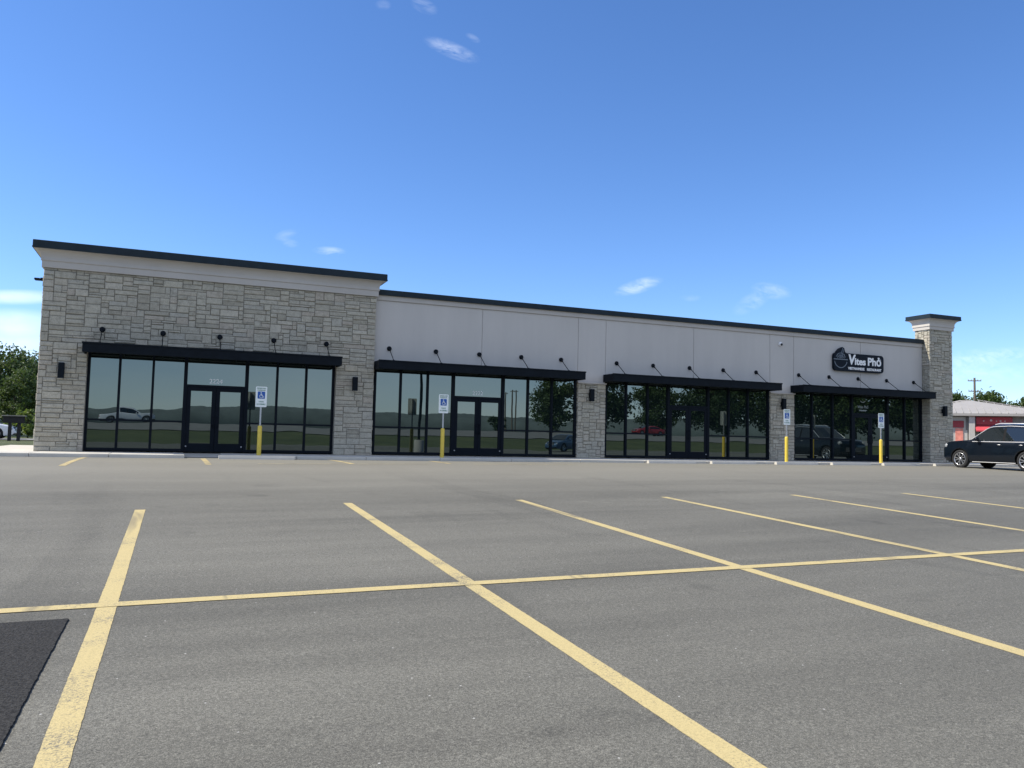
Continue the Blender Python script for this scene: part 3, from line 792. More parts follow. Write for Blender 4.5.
def car(label, cat, loc, rz, paint, S, group=None, name='parked_car'):
    rt = root(name, loc, label, cat, group, rz if rz else 1e-9)
    ORG[rt.name] = (0, 0, 0)
    hl = S['L'] / 2; ar = S['wr'] + 0.055; W = S['W']
    xs = sorted(set([round(-hl + S['L'] * i / 84, 4) for i in range(85)] + [round(a + ar * math.cos(R(t)), 4) for a in S['ax'] for t in range(0, 181, 12)]))
    def half(x):
        t = min(1.0, abs(x) / hl); return W * (1 - 0.16 * t ** 6 - 0.02 * t ** 2)
    def low(x):
        z = lerp_curve(S['low'], x)
        for a in S['ax']:
            if abs(x - a) < ar: z = max(z, S['wr'] + math.sqrt(max(0, ar*ar - (x-a)**2)))
        return z
    fl = [0, .05, .16, .32, .5, .66, .80, .90, .96, 1.0]
    def wfac(z, f, zt):
        k = 1 - 0.075 * max(0, (0.46 - z) / 0.25) - 0.05 * max(0, (z - 0.80) / 0.3)
        if f > .9: k -= {.96: .012, 1.0: .045}.get(f, 0)
        if f < .04: k -= .015
        return k
    V = []; rings = len(xs); per = 2 * len(fl) + 3
    for x in xs:
        zt = smooth_curve(S['top'], x, 0.07); zb = min(low(x), zt - 0.03); h = half(x)
        left = [(x, h * wfac(zb + (zt-zb)*f, f, zt), zb + (zt - zb) * f) for f in fl]
        yt = left[-1][1]
        V += left + [(x, yt*0.6, zt + 0.022), (x, 0, zt + 0.032), (x, -yt*0.6, zt + 0.022)] + [(a, -b, c) for a, b, c in left[::-1]]
    F = []
    for i in range(rings - 1):
        for k in range(per - 1): F.append((i*per+k, i*per+k+1, (i+1)*per+k+1, (i+1)*per+k))
    F.append(tuple(range(per))[::-1]); F.append(tuple(range((rings-1)*per, rings*per)))
    mb = MB(); mb.mesh(V, [q[::-1] for q in F], 0, True)
    body = mb.build('body', paint, rt)
    mb = MB(); mb.box((-hl+0.12, -W*0.72, 0.24), (hl-0.14, W*0.72, 0.78)); mb.build('underbody', MAT['plastic'], rt)
    # greenhouse
    x0, x1 = S['roof'][0][0], S['roof'][-1][0]
    gx = sorted(set([round(x0 + (x1-x0)*i/72, 4) for i in range(73)] + [q for w in S['win'] for q in w]))
    gf = [0, .08, .30, .55, .80, .90, .96, 1.0]
    roofm, shield, rear, pill = MB(), MB(), MB(), {}; sidew = {}
    def ring(x):
        zr = smooth_curve(S['roof'], x, 0.06); zb = S['belt'] - 0.03; zr = max(zr, zb + 0.02)
        hb = half(x) * 0.925; L = []
        for f in gf:
            z = zb + (zr - zb) * f
            y = hb - (z - S['belt']) * 0.30
            if f > .95: y -= {.96: .02, 1.0: .075}[f] * min(1, (zr - zb) / 0.4)
            L.append((x, y, z))
        yt = L[-1][1]; cr = 0.035
        return L + [(x, yt*.6, zr + cr*.7), (x, 0, zr + cr), (x, -yt*.6, zr + cr*.7)] + [(a, -b, c) for a, b, c in L[::-1]]
    RG = [ring(x) for x in gx]; n = len(gf); pg = 2*n + 3
    for i in range(len(gx) - 1):
        xm = (gx[i] + gx[i+1]) / 2
        for k in range(pg - 1):
            q = [RG[i][k], RG[i+1][k], RG[i+1][k+1], RG[i][k+1]]
            side_lv = k if k < n - 1 else (pg - 2 - k if k > pg - 1 - n else None)
            if side_lv is not None:
                inw = any(a < xm < b for a, b in S['win'])
                sd_ = 0 if k < n else 1
                if 1 <= side_lv <= 3 and inw:
                    wi = next(j for j, (a, b) in enumerate(S['win']) if a < xm < b)
                    sidew.setdefault((wi, sd_), MB()).face(q, 0, True)
                elif 1 <= side_lv <= 3 and S['win'][0][0] < xm < S['win'][-1][1]: pill.setdefault((sum(xm > w[1] for w in S['win']), sd_), MB()).face(q, 0, True)
                else: roofm.face(q, 0, True)
            else:
                edge = k in (n-1, pg - n - 1)
                if xm > S['slope'][1]: shield.face(q, 0, True)
                elif xm < S['slope'][0]: rear.face(q, 0, True)
                else: roofm.face(q, 0, True)
    roofm.build('roof', paint, rt); shield.build('windscreen', MAT['carglass'], rt); rear.build('rear_window', MAT['carglass'], rt)
    for m_ in sidew.values(): m_.build('side_window', MAT['carglass'], rt)
    for m_ in pill.values(): m_.build('window_pillar', MAT['plastic'], rt)
    # wheels
    for a in S['ax']:
        for s in (1, -1):
            y = s * (W - 0.035); wr = S['wr']; t = MB()
            t.lathe((a, y, wr), (0, s, 0), [(wr*.62, -.2), (wr*.93, -.2), (wr, -.165), (wr, -.045), (wr*.95, -.008), (wr*.72, .0), (wr*.69, -.03)], n=32)
            wh = t.build('wheel', MAT['rubber'], rt)
            d = MB(); d.lathe((a, y, wr), (0, s, 0), [(wr*.69, -.09), (0.0, -.09)], n=24, smooth=False); d.build('brake_disc', MAT['plastic'], wh)
            r_ = MB(); r_.lathe((a, y, wr), (0, s, 0), [(wr*.70, -.04), (wr*.70, -.004), (wr*.66, .0), (wr*.64, -.02), (wr*.64, -.06)], n=32)
            r_.lathe((a, y, wr), (0, s, 0), [(wr*.17, -.05), (wr*.17, -.02), (wr*.10, -.012), (0, -.012)], n=16)
            for k in range(5):
                for dd in (-.16, .16):
                    t0 = 2*math.pi*k/5 + dd*.5; t1 = 2*math.pi*k/5 + dd*1.7; wd = 0.15
                    def P(rr, an, yy): return (a + rr*wr*math.cos(an), y + s*yy, wr + rr*wr*math.sin(an))
                    A = [P(.12, t0-.2, -.03), P(.12, t0+.2, -.03), P(.66, t1+wd*.5, -.012), P(.66, t1-wd*.5, -.012)]
                    B = [P(.12, t0-.2, -.07), P(.12, t0+.2, -.07), P(.66, t1+wd*.5, -.06), P(.66, t1-wd*.5, -.06)]
                    r_.mesh(A + B, [(0,1,2,3), (7,6,5,4), (0,4,5,1), (1,5,6,2), (2,6,7,3), (3,7,4,0)])
            r_.build('rim', MAT['rim'], wh)
    # lamps, mirrors, handles, trim
    zl = lerp_curve(S['top'], hl - 0.16) - 0.13
    for s in (1, -1):
        mb = MB(); hy = half(hl-0.13)
        mb.lathe((hl - 0.19, s*(hy-0.13), zl), (0.82, s*0.42, 0.12), [(0.0, .16), (.05, .155), (.09, .13), (.115, .07), (.12, -.1)], n=18); mb.build('headlight', MAT['lens'], rt)
        mb = MB(); mb.box((-hl-0.005, s*(half(-hl)-0.24), .80), (-hl+0.14, s*(half(-hl)+0.012), .94), 0, .02); mb.build('tail_light', MAT['redlens'], rt)
        xc = S['win'][-1][1] - 0.18
        mb = MB(); yb_ = half(xc)*0.9; mb.box((xc-0.05, s*yb_, S['belt']+.02), (xc+0.05, s*(yb_+.14), S['belt']+.06), 0, .008)
        mb.lathe((xc+0.07, s*(yb_+.19), S['belt']+.09), (-1, 0, 0), [(0, 0), (.06, .02), (.09, .07), (.095, .13), (.0, .135)], n=12); mb.build('mirror', paint, rt)
        for w in S['win'][-2:]:
            mb = MB(); mb.tube([(w[0]+.06, s*(W*0.955), S['belt']-.13), (w[0]+.12, s*(W*0.955+.035), S['belt']-.125), (w[0]+.2, s*(W*0.955), S['belt']-.13)], .012, n=6)
            mb.build('door_handle', MAT['chrome'] if S['rails'] else paint, rt)
        if S['rails']:
            mb = MB(); mb.tube([(x, s*(ring(x)[4][1]*0 + half(x)*.925 + .004), S['belt']-.012) for x in frange(S['win'][0][0], S['win'][-1][1]+.12, .2)], .017, n=6); mb.build('window_trim', MAT['chrome'], rt)
            mb = MB(); mb.tube([(x, s*(ring(x)[5][1] + .006), ring(x)[5][2]) for x in frange(S['win'][0][0]+.1, S['win'][-1][1]+.18, .1)], .016, n=6); mb.build('window_trim', MAT['chrome'], rt)
            mb = MB(); mb.tube([(-1.65, s*.60, 1.81), (-1.45, s*.61, 1.865), (-.1, s*.62, 1.885), (.12, s*.615, 1.835)], .022, n=8); mb.build('roof_rail', MAT['chrome'], rt)
            mb = MB(); mb.tube([(x, s*(W*0.935+.012), .285) for x in (-.92, 0, .98)], .016, n=6); mb.build('sill_trim', MAT['chrome'], rt)
    mb = MB(); mb.box((hl-0.10, -.50, .50), (hl+0.012, .50, .74), 0, .02); gr = mb.build('grille', MAT['plastic'], rt)
    for k in range(4):
        mb = MB(); mb.box((hl+.008, -.47, .53+.055*k), (hl+.024, .47, .545+.055*k)); mb.build('grille_bar', MAT['chrome'], gr)
    mb = MB(); mb.lathe((hl+.02, 0, .64), (1, 0, 0), [(.075, 0), (.075, .012), (.06, .018), (0, .018)], n=18); mb.build('badge', MAT['chrome'], gr)
    mb = MB(); mb.box((hl-.16, -.72, .30), (hl-.01, .72, .42), 0, .03); mb.build('bumper', MAT['plastic'], rt)
    mb = MB(); mb.box((-hl+.01, -.7, .42), (-hl+.16, .7, .62), 0, .03); mb.build('bumper', MAT['plastic'], rt)
    return rt

def cz(x, y, d=0.0): return (x, y, gz(x, y) + d)
car('dark navy sport utility vehicle parked nose in before the stone tower', 'car', cz(31.95, 23.1), R(90), CP['navy'], SUV)
car('white sedan on the side road beyond the lawn and wooden sign', 'car', cz(-11.2, 59.3), 1e-9, CP['white'], SEDAN)
car('white pickup truck on the road, reflected in the stone block windows', 'pickup truck', cz(-4.6, -48.2, .03), 1e-9, CP['white'], PICKUP, name='pickup_truck')
car('dark car on the road behind the tail of the white pickup truck', 'car', cz(-11.6, -48.2, .03), 1e-9, CP['navy'], SEDAN)
car('red car on the road, reflected in the glass between the two stone piers', 'car', cz(66.5, -48.6, .03), R(180), CP['red'], SEDAN)
car('blue car parked in the lot, reflected in the glass beside a stone pier', 'car', cz(33.2, -9.5), R(150), CP['blue'], SEDAN)

# ------------------------------------------------------------------ vegetation
def crown(mb, rnd, centre, R3, nclump, per, leaf, low=False):
    """leaf faces gathered in clumps through an uneven crown volume; returns clump centres"""
    cs = []
    C = Vector(centre)
    lob = [(rnd.uniform(0, 6.28), rnd.uniform(-.7, .9), rnd.uniform(.75, 1.15)) for _ in range(7)]
    while len(cs) < nclump:
        p = Vector((rnd.uniform(-1, 1), rnd.uniform(-1, 1), rnd.uniform(-1, 1)))
        if p.length > 1 or (p.length < 0.45 and rnd.random() < 0.7): continue
        az = math.atan2(p.y, p.x); k = 0.78
        for (a, e, g) in lob:
            d = math.cos(az - a) * 0.6 + (1 - abs(p.z - e)) * 0.4
            if d > 0.7: k = max(k, g)
        taper = 1.0 if low else 1.0 - 0.25 * max(0, p.z)
        cs.append(C + Vector((p.x * R3[0] * k * taper, p.y * R3[1] * k * taper, p.z * R3[2] * (0.85 + 0.15 * k))))
    for c in cs:
        rc = rnd.uniform(0.5, 1.0) * min(R3) * 0.36
        for _ in range(int(per * rnd.uniform(.6, 1.2))):
            q = Vector((rnd.gauss(0, .5), rnd.gauss(0, .5), rnd.gauss(0, .38))) * rc
            s = leaf * rnd.uniform(.6, 1.3)
            n_ = Vector((rnd.gauss(0, 1), rnd.gauss(0, 1), rnd.gauss(.5, .8))).normalized()
            u = n_.orthogonal().normalized(); a = rnd.uniform(0, 6.28)
            u = (u * math.cos(a) + n_.cross(u) * math.sin(a)); w = n_.cross(u)
            o = c + q
            mb.face([o - u*s, o - w*s*.55 + n_*s*.12, o + u*s, o + w*s*.55 + n_*s*.12])
    return cs

def make_tree(name, H, R3, zc, nclump, per, leaf, leafmat, seed, label, group, loc, rz=0.0, low=False, tr=0.16):
    rnd = random.Random(seed)
    rt = empty(name, loc, rz); ORG[rt.name] = (0, 0, 0); tag(rt, label, 'tree', group)
    f = MB(); cs = crown(f, rnd, (0, 0, zc), R3, nclump, per, leaf, low)
    t = MB(); pts = [(0, 0, -0.2)]
    for i in range(1, 6): pts.append((rnd.uniform(-.1, .1)*i*.5, rnd.uniform(-.1, .1)*i*.5, H*0.78*i/5))
    t.tube(pts, [tr*1.35] + [tr*(1-.17*i) for i in range(1, 6)], n=9)
    for c in rnd.sample(cs, min(11, len(cs))):
        k = rnd.randint(1, 4); b = Vector(pts[k]); m_ = b.lerp(c, .5) + Vector((0, 0, .25))
        t.tube([b, m_, c], [tr*.42, tr*.28, tr*.10], n=6, caps=False)
    t.build('trunk', MAT['bark'], rt); f.build('crown', leafmat, rt)
    return rt

def place_tree(proto, loc, rz, sc, label, used=set()):
    o = proto if proto.name not in used else copy_tree(proto)
    used.add(proto.name)
    o.location = loc; o.rotation_euler = (0, 0, rz); o.scale = sc; o['label'] = label
    return o

GL = 'trees beyond the side road on the left'
tA = make_tree('leafy_tree', 9.0, (2.6, 2.6, 4.2), 4.6, 85, 125, .15, MAT['leafA'], 3, 'x', GL, (0, 0, 0), low=True)
tB = make_tree('leafy_tree', 9.0, (2.9, 2.9, 3.9), 4.9, 90, 125, .15, MAT['leafB'], 8, 'x', GL, (0, 0, 0), low=True)
place_tree(tA, cz(-16.6, 86), 0.3, (1, 1, .98), 'tallest dark tree, beyond the white sedan')
place_tree(tB, cz(-13.4, 80), 1.1, (.95, .95, .88), 'bushy mid green tree beside the stone corner, behind the wooden sign')
place_tree(tA, cz(-12.4, 90), 2.2, (1, 1, .93), 'dark tree behind the bushy mid green tree by the stone corner')
place_tree(tA, cz(-17.6, 78), 4.0, (.9, .9, .8), 'dark tree cut off by the left edge, above the white sedan')
place_tree(tB, cz(-11.2, 76), 3.0, (.62, .62, .62), 'small dark tree half hidden by the stone corner')
bush = make_tree('bush', 2.2, (1.5, 1.5, .95), 1.0, 34, 80, .13, MAT['leafC'], 21, 'bright green bush in the sun between the wooden sign and the stone corner', None, cz(-9.6, 69), low=True, tr=.05)
bush['category'] = 'bush'
GR = 'trees behind the pale roofed building'
tC = make_tree('leafy_tree', 8.8, (4.6, 4.6, 3.5), 5.1, 95, 90, .26, MAT['leafB'], 14, 'x', GR, (0, 0, 0))
def pol(az, D): return cz(D * math.sin(R(az)), D * math.cos(R(az)))
place_tree(tC, pol(51.25, 138), 0.2, (.72, .72, 1.0), 'rounded tree against the stone tower, behind the pale roof')
place_tree(tC, pol(52.9, 142), 1.9, (.95, .95, 1.04), 'broad tree below the utility pole, behind the pale roof')
place_tree(tC, pol(54.3, 146), 3.3, (.72, .72, .86), 'low tree in the gap between the broad trees, behind the pale roof')
place_tree(tC, pol(55.35, 138), 4.4, (.75, .75, .93), 'pointed tree at the right edge, behind the pale roof')
place_tree(tC, pol(56.9, 140), 5.1, (.95, .95, .9), 'tree just past the right edge, behind the pale roof')
GM = 'trees across the road, reflected in the storefronts'
tD = make_tree('roadside_tree', 12.0, (4.8, 4.8, 5.3), 6.3, 110, 95, .27, MAT['leafA'], 33, 'x', GM, (0, 0, 0))
tE = make_tree('roadside_tree', 11.0, (4.4, 4.4, 5.0), 5.7, 95, 85, .27, MAT['leafB'], 37, 'x', GM, (0, 0, 0))
for k, (x, y, s, pr, lb) in enumerate(((57.0, -61, .88, tE, 'lone tree across the road, reflected beside the first stone pier'),
        (66.5, -63, .98, tD, 'dark tree reflected just past the first stone pier, next to a gap of sky'),
        (78.5, -65, .95, tE, 'lighter tree reflected above the red car, across a gap of sky'),
        (85.5, -60, 1.05, tD, 'dark tree reflected in the doors between the two stone piers'),
        (92.5, -64, 1.05, tE, 'lighter tree reflected next to the doors between the two stone piers'),
        (99.5, -60, 1.1, tD, 'dark tree reflected beside the second stone pier'),
        (107.5, -63, 1.15, tD, 'dark tree reflected just past the sign in front of the second stone pier'),
        (115.5, -60, 1.2, tE, 'lighter tree reflected above the parked sport utility vehicle'),
        (123.5, -64, 1.2, tD, 'dark tree reflected above the doors below the shop sign'),
        (132.5, -60, 1.2, tD, 'dark tree reflected just past the doors below the shop sign'),
        (142.0, -63, 1.2, tE, 'lighter tree reflected next to the stone tower'))):
    place_tree(pr, cz(x, y), k * 1.3, (s, s, s), lb)
b2 = make_tree('bush', 2.6, (1.7, 1.7, 1.2), 1.3, 34, 70, .16, MAT['leafA'], 23, 'dark bush across the road, reflected beside the leaning utility poles', None, cz(49.0, -66), low=True, tr=.05)
b2['category'] = 'bush'

# far woods all round the horizon
rnd = random.Random(4); mb = MB(); NA = 1600; prof = [(420, -1.5), (418, 3), (421, 9), (430, 12.5), (450, 13), (470, -1.5)]
hs = [1 + .10*math.sin(2*math.pi*i*9/NA) + .07*math.sin(2*math.pi*i*23/NA+1) + .035*math.sin(2*math.pi*i*71/NA) for i in range(NA)]
V = []
for i in range(NA):
    a = 2*math.pi*i/NA
    for (r_, h) in prof:
        rr = r_; hh = h * hs[i] * rnd.uniform(.985, 1.015) if h > 0 else h
        V.append((rr*math.sin(a), rr*math.cos(a), hh + 0.8))
n = len(prof)
mb.mesh(V, [(i*n+k, i*n+k+1, ((i+1) % NA)*n+k+1, ((i+1) % NA)*n+k) for i in range(NA) for k in range(n-1)], 0, True)
tag(mb.build('far_woods', MAT['hill']), 'low band of distant woods along the horizon', 'woods', kind='stuff')

# ------------------------------------------------------------------ left background: dark wooden sign
r = root('wooden_sign', (-8.25, 54.3, 0), 'dark wooden signboard on two posts standing in the lawn', 'sign')
for px in (-8.47, -8.02):
    mb = MB(); mb.box((px-.085, 54.2, -.1), (px+.085, 54.36, 1.2), 0, .01); mb.build('post', MAT['wood'], r)
mb = MB(); mb.box((-8.82, 54.15, .98), (-7.72, 54.199, 1.36), 0, .01); mb.build('board', MAT['wood'], r)
mb = MB(); mb.box((-8.87, 54.08, 1.361), (-7.67, 54.42, 1.42), 0, .01); mb.build('top_cap', MAT['siding'], r)

# ------------------------------------------------------------------ right background building
BX, BY, BR = 51.9, 40.2, R(-48)
rb = root('low_building', (BX, BY, 0), 'low building with a pale metal hip roof and red signs beyond the dark vehicle', 'building', None, BR)
hw = 4.1
mb = MB(); mb.box((-hw, -hw, -.1), (hw, hw, 2.98)); mb.build('wall', MAT['siding'], rb)
mb = MB(); o = hw + .55; zt_ = 4.18; ze = 3.08
rid = [(-.75, .3, zt_), (-.15, .3, zt_)]
co = [(-o, -o, ze), (o, -o, ze), (o, o, ze), (-o, o, ze)]
mb.mesh(co + rid + [(x, y, ze-.16) for x, y, z in co], [(0,1,5,4), (1,2,5), (2,3,4,5), (3,0,4), (6,7,1,0), (7,8,2,1), (8,9,3,2), (9,6,0,3), (9,8,7,6)])
def seam(p, q):
    p = Vector(p); q = Vector(q); mb.tube([p + Vector((0,0,.02)), q + Vector((0,0,.02))], .03, n=4)
for k in range(1, 22):
    x = -o + 2*o*k/22
    t = max(0.0, min(1.0, (o - abs(x)) / (o - .3))); seam((x, -o, ze), (x, -o + (o + .6) * t, ze + (zt_ - ze) * t))
    t2 = max(0.0, min(1.0, (o - abs(x)) / o)); seam((o, x, ze), (o - (o - .3) * t2, x, ze + (zt_-ze)*t2)); seam((-o, x, ze), (-o + (o - .3) * t2, x, ze + (zt_-ze)*t2))
mb.build('roof', MAT['roofing'], rb)
for px in (-.35, 4.0):
    mb = MB(); mb.box((px-.17, -hw-.32, -.1), (px+.17, -hw-.02, 2.9), 0, .01); mb.build('column', MAT['offwhite'], rb)
mb = MB(); mb.box((-hw+.1, -hw-.03, 2.0), (-.7, -hw-.004, 2.86)); mb.build('wall_panel', MAT['offwhite'], rb); mb = MB(); mb.box((-hw+.1, -hw-.028, .1), (-.6, -hw-.004, 1.99)); mb.build('wall_panel', MAT['offwhite'], rb)
mb = MB(); mb.box((-.1, -hw-.12, 2.36), (1.95, -hw-.004, 2.86), 0, .01); sb = mb.build('red_signboard', MAT['red'], rb)
mb = MB(); 
for (x, z, w, h) in ((.33, 2.6, .08, .10), (.75, 2.64, .13, .15), (1.05, 2.6, .07, .09), (1.28, 2.6, .10, .09), (1.52, 2.6, .08, .09)):
    mb.lathe((x, -hw-.121, z), (0,-1,0), [(w*.6, 0), (w*.5, .01), (0, .01)], n=7)
mb.build('sign_mark', MAT['offwhite'], sb)
mb = MB(); mb.prism([(-hw, 2.34), (-hw-.7, 1.98), (-hw-.7, 1.90), (-hw, 2.24)], lambda p: (-.15, p[0], p[1]), lambda p: (1.5, p[0], p[1])); mb.build('red_awning', MAT['redawn'], rb)
mb = MB(); mb.box((.05, -hw-.03, .9), (1.8, -hw-.003, 1.95)); mb.build('window', MAT['carglass'], rb)
mb = MB(); mb.box((-1.3, -hw-.08, .9), (-.85, -hw-.032, 2.1), 0, .01); mb.build('poster', MAT['pink'], rb); mb = MB(); mb.box((-2.0, -hw-.08, .8), (-1.5, -hw-.032, 1.9), 0, .01); mb.build('poster', MAT['pink'], rb)
mb = MB(); mb.box((-1.75, -hw-.075, 2.15), (-.8, -hw-.032, 2.6), 0, .01); mb.build('red_signboard', MAT['red'], rb)
mb = MB(); mb.box((2.1, -hw-.04, .2), (3.7, -hw-.003, 2.5)); mb.build('garage_door', MAT['mortar'], rb)

# ------------------------------------------------------------------ poles
def utility_pole(x, y, H, label, arms=2, rz=0.0):
    z = gz(x, y); r = root('utility_pole', (x, y, z), label, 'utility pole', 'wooden utility poles')
    mb = MB(); mb.tube([(x, y, z-.3), (x, y, z+H)], [.17, .11], n=10); mb.build('pole', MAT['polewood'], r)
    c, s = math.cos(rz), math.sin(rz)
    for k in range(arms):
        zz = z + H - .35 - 1.25*k; w = .72 - .06*k; m_ = MB()
        m_.tube([(x-c*w, y-s*w, zz), (x+c*w, y+s*w, zz)], .06, n=6)
        a = m_.build('crossarm', MAT['polewood'], r)
        for q in (-1, -.5, .5, 1):
            i_ = MB(); i_.lathe((x+c*w*q*.95, y+s*w*q*.95, zz+.05), (0,0,1), [(.03,0),(.05,.06),(.03,.1),(.05,.14),(0,.17)], n=8)
            i_.build('insulator', MAT['galv'], a)
px_, py_, _ = pol(52.38, 112)
utility_pole(px_, py_, 9.2, 'wooden utility pole with two crossarms rising behind the pale roof', 2, R(-38))
utility_pole(60.8, -92, 8.2, 'shortest of three utility poles reflected beside the glass doors', 1, R(80))
utility_pole(64.2, -97, 9.0, 'middle of three utility poles reflected beside the glass doors', 1, R(80))
utility_pole(67.9, -104, 9.4, 'tallest of three utility poles reflected beside the glass doors', 1, R(80))
x, y = 18.6, -7.0; z = gz(x, y)
r = root('light_pole', (x, y, z), 'dark parking lot light pole on a round tan concrete base', 'light pole')
mb = MB(); mb.lathe((x, y, z-.2), (0,0,1), [(.38,0),(.38,1.12),(.35,1.16),(0,1.16)], n=24); mb.build('concrete_base', MAT['concrete'], r)
mb = MB(); mb.box((x-.17, y-.17, z+.961), (x+.17, y+.17, z+1.0), 0, .01); mb.box((x-.08, y-.08, z+1.0), (x+.08, y+.08, z+8.2)); mb.build('pole', MAT['black'], r)
for s in (1, -1):
    mb = MB(); mb.box((x+s*.08, y-.04, z+8.05), (x+s*.35, y+.04, z+8.13)); mb.box((x+s*.35, y-.19, z+8.02), (x+s*.95, y+.19, z+8.15), 0, .02); mb.build('lamp_head', MAT['black'], r)

# ------------------------------------------------------------------ sky, sun, camera
SUN_AZ, SUN_EL = -72.0, 47.0
w = bpy.data.worlds.new('World'); scene.world = w; w.use_nodes = True
nt = w.node_tree; bg = nt.nodes['Background']
sky = node(nt, 'ShaderNodeTexSky', sky_type='NISHITA', sun_disc=False)
sky.sun_elevation = R(SUN_EL); sky.sun_rotation = R(SUN_AZ); sky.altitude = 1200; sky.air_density = 1.0; sky.dust_density = 0.35; sky.ozone_density = 4.5
def mth(op, a, b=None, c=None, clamp=False):
    n = node(nt, 'ShaderNodeMath', operation=op, use_clamp=clamp)
    for i, v in enumerate((a, b, c)):
        if v is None: continue
        if isinstance(v, (int, float)): n.inputs[i].default_value = v
        else: nt.links.new(v, n.inputs[i])
    return n.outputs[0]
tc = node(nt, 'ShaderNodeTexCoord'); sx = node(nt, 'ShaderNodeSeparateXYZ'); nt.links.new(tc.outputs['Generated'], sx.inputs[0])
front = mth('GREATER_THAN', sx.outputs[1], 0.05)
yy = mth('MAXIMUM', sx.outputs[1], 0.05)
u = mth('DIVIDE', sx.outputs[0], yy); v = mth('DIVIDE', sx.outputs[2], yy)
cmb = node(nt, 'ShaderNodeCombineXYZ'); nt.links.new(u, cmb.inputs[0]); nt.links.new(mth('MULTIPLY', v, 2.6), cmb.inputs[1])
nz = node(nt, 'ShaderNodeTexNoise'); nz.inputs['Scale'].default_value = 34; nz.inputs['Detail'].default_value = 9; nz.inputs['Roughness'].default_value = .62; nz.inputs['Distortion'].default_value = .5
nt.links.new(cmb.outputs[0], nz.inputs['Vector'])
nzv = mth('MULTIPLY_ADD', nz.outputs['Fac'], 4.4, -1.5)
tot = None; soft = None; CK = 0.34
# wisps of cloud: direction (x/y, z/y), shape matrix, strength
CLOUDS = [
    (0.321, 0.5093, 22.59, -7.97, -13.94, -76.43, 0.55),
    (0.35, 0.532, 76.22, -38.35, -53.71, -159.24, 0.25),
    (0.2809, 0.5602, 46.21, -18.22, -19.35, -84.94, 0.35),
    (0.2267, 0.5489, 85.1, 2.9, 29.34, -125.72, 0.22),
    (0.1183, 0.2368, 61.4, 18.81, 52.38, -130.08, 0.25),
    (0.1233, 0.2275, 85.3, -10.85, -11.05, -162.01, 0.25),
    (0.1714, 0.2231, 43.28, -0.6, 9.19, -160.55, 0.55),
    (0.6127, 0.221, 20.65, 7.34, 28.37, -82.34, 0.75),
    (0.8523, 0.2356, 23.46, -4.96, -3.54, -69.78, 0.42),
    (0.814, 0.215, 17.84, 13.56, 31.14, -55.83, 0.25),
    (0.7005, 0.2113, 47.14, 0.5, 14.73, -167.39, 0.15),
    (1.3377, 0.1633, 5.54, 0.44, 6.75, -62.14, 0.38),
    (1.262, 0.1308, 4.53, -0.08, 1.87, -35.82, 0.3),
    (-0.1598, 0.1367, 18.1, 0.71, 9.03, -110.0, 1.0),
    (-0.1583, 0.1099, 18.13, 0.44, 3.32, -62.0, .85),
    (-0.157, 0.0854, 18.12, 0.98, 4.36, -42.0, .85),
]
for (u0, v0, a, b, c, d, k) in CLOUDS:
    du = mth('SUBTRACT', u, u0); dv = mth('SUBTRACT', v, v0)
    p = mth('ADD', mth('MULTIPLY', du, a), mth('MULTIPLY', dv, b)); q = mth('ADD', mth('MULTIPLY', du, c), mth('MULTIPLY', dv, d))
    r2 = mth('ADD', mth('MULTIPLY', p, p), mth('MULTIPLY', q, q))
    m_ = mth('MULTIPLY', mth('POWER', mth('SUBTRACT', 1.0, mth('MINIMUM', r2, 1.0)), 1.3), k * CK)
    if u0 < 0: soft = m_ if soft is None else mth('ADD', soft, m_)
    else: tot = m_ if tot is None else mth('ADD', tot, m_)
cl = mth('MULTIPLY', mth('ADD', mth('MULTIPLY', tot, mth('MAXIMUM', nzv, 0.0)), mth('MULTIPLY', soft, mth('MULTIPLY_ADD', nz.outputs['Fac'], 0.9, 0.75))), front, clamp=True)
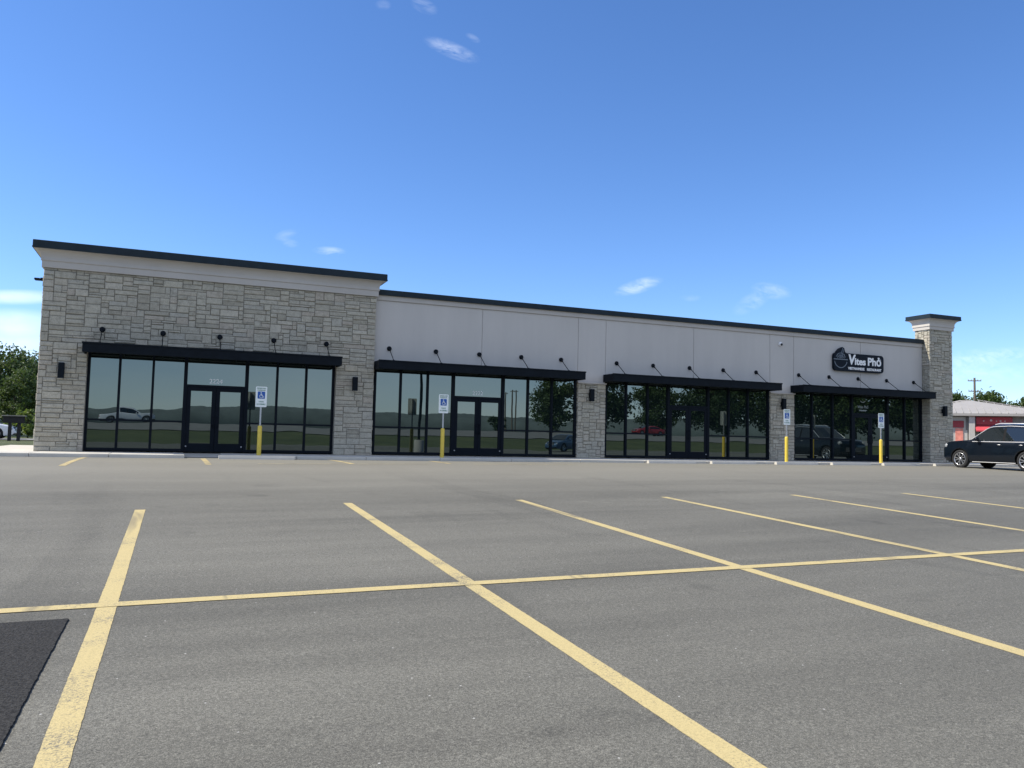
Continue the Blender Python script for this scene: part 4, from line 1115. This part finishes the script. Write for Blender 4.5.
# thin high cloud in the half of the sky behind the viewer
n2 = node(nt, 'ShaderNodeTexNoise'); n2.inputs['Scale'].default_value = 2.6; n2.inputs['Detail'].default_value = 6
mp = node(nt, 'ShaderNodeMapping'); mp.inputs['Scale'].default_value = (1, 1, 4); nt.links.new(tc.outputs['Generated'], mp.inputs[0]); nt.links.new(mp.outputs[0], n2.inputs['Vector'])
back = mth('MULTIPLY', mth('LESS_THAN', sx.outputs[1], -0.02), mth('MULTIPLY', mth('MULTIPLY_ADD', n2.outputs['Fac'], 2.0, -0.45, clamp=True), .55))
clt = mth('MAXIMUM', cl, back)
mx = node(nt, 'ShaderNodeMix', data_type='RGBA'); nt.links.new(clt, mx.inputs[0]); hs = node(nt, 'ShaderNodeHueSaturation'); hs.inputs['Saturation'].default_value = 1.12; nt.links.new(sky.outputs[0], hs.inputs['Color'])
tn = node(nt, 'ShaderNodeMix', data_type='RGBA', blend_type='MULTIPLY'); tn.inputs[0].default_value = 1.0; tn.inputs[7].default_value = (0.88, 0.89, 1.0, 1)
nt.links.new(hs.outputs[0], tn.inputs[6]); nt.links.new(tn.outputs[2], mx.inputs[6]); mx.inputs[7].default_value = (7.4, 7.7, 8.1, 1)
nt.links.new(mx.outputs[2], bg.inputs[0]); bg.inputs[1].default_value = 0.10

sd = bpy.data.lights.new('sun', 'SUN'); sd.energy = 3.2; sd.angle = R(0.53); sd.color = (1.0, 0.93, 0.80)
so = link(bpy.data.objects.new('sun', sd))
dv_ = Vector((math.sin(R(SUN_AZ))*math.cos(R(SUN_EL)), math.cos(R(SUN_AZ))*math.cos(R(SUN_EL)), math.sin(R(SUN_EL))))
so.rotation_euler = dv_.to_track_quat('Z', 'Y').to_euler(); so.location = dv_ * 60

cd = bpy.data.cameras.new('camera'); cam = link(bpy.data.objects.new('camera', cd))
cd.sensor_fit = 'HORIZONTAL'; cd.sensor_width = 36.0; cd.lens = 813.65 * 36.0 / 1024.0; cd.clip_start = 0.05; cd.clip_end = 6000
yw_, pt, rl = 0.396118, 0.0649928, 0.0232053
f_ = Vector((math.sin(yw_)*math.cos(pt), math.cos(yw_)*math.cos(pt), math.sin(pt))); r_ = Vector((math.cos(yw_), -math.sin(yw_), 0)); u_ = r_.cross(f_)
r2_ = r_*math.cos(rl) + u_*math.sin(rl); u2_ = u_*math.cos(rl) - r_*math.sin(rl)
M = Matrix((r2_, u2_, -f_)).transposed().to_4x4(); M.translation = Vector((0, 0, 0.844)); cam.matrix_world = M
scene.camera = cam
scene.view_settings.view_transform = 'Standard'; scene.view_settings.look = 'None'; scene.view_settings.exposure = 1.04; scene.view_settings.gamma = 1.0
scene.view_settings.use_curve_mapping = False
scene.cycles.use_denoising = True
scene.cycles.max_bounces = 6
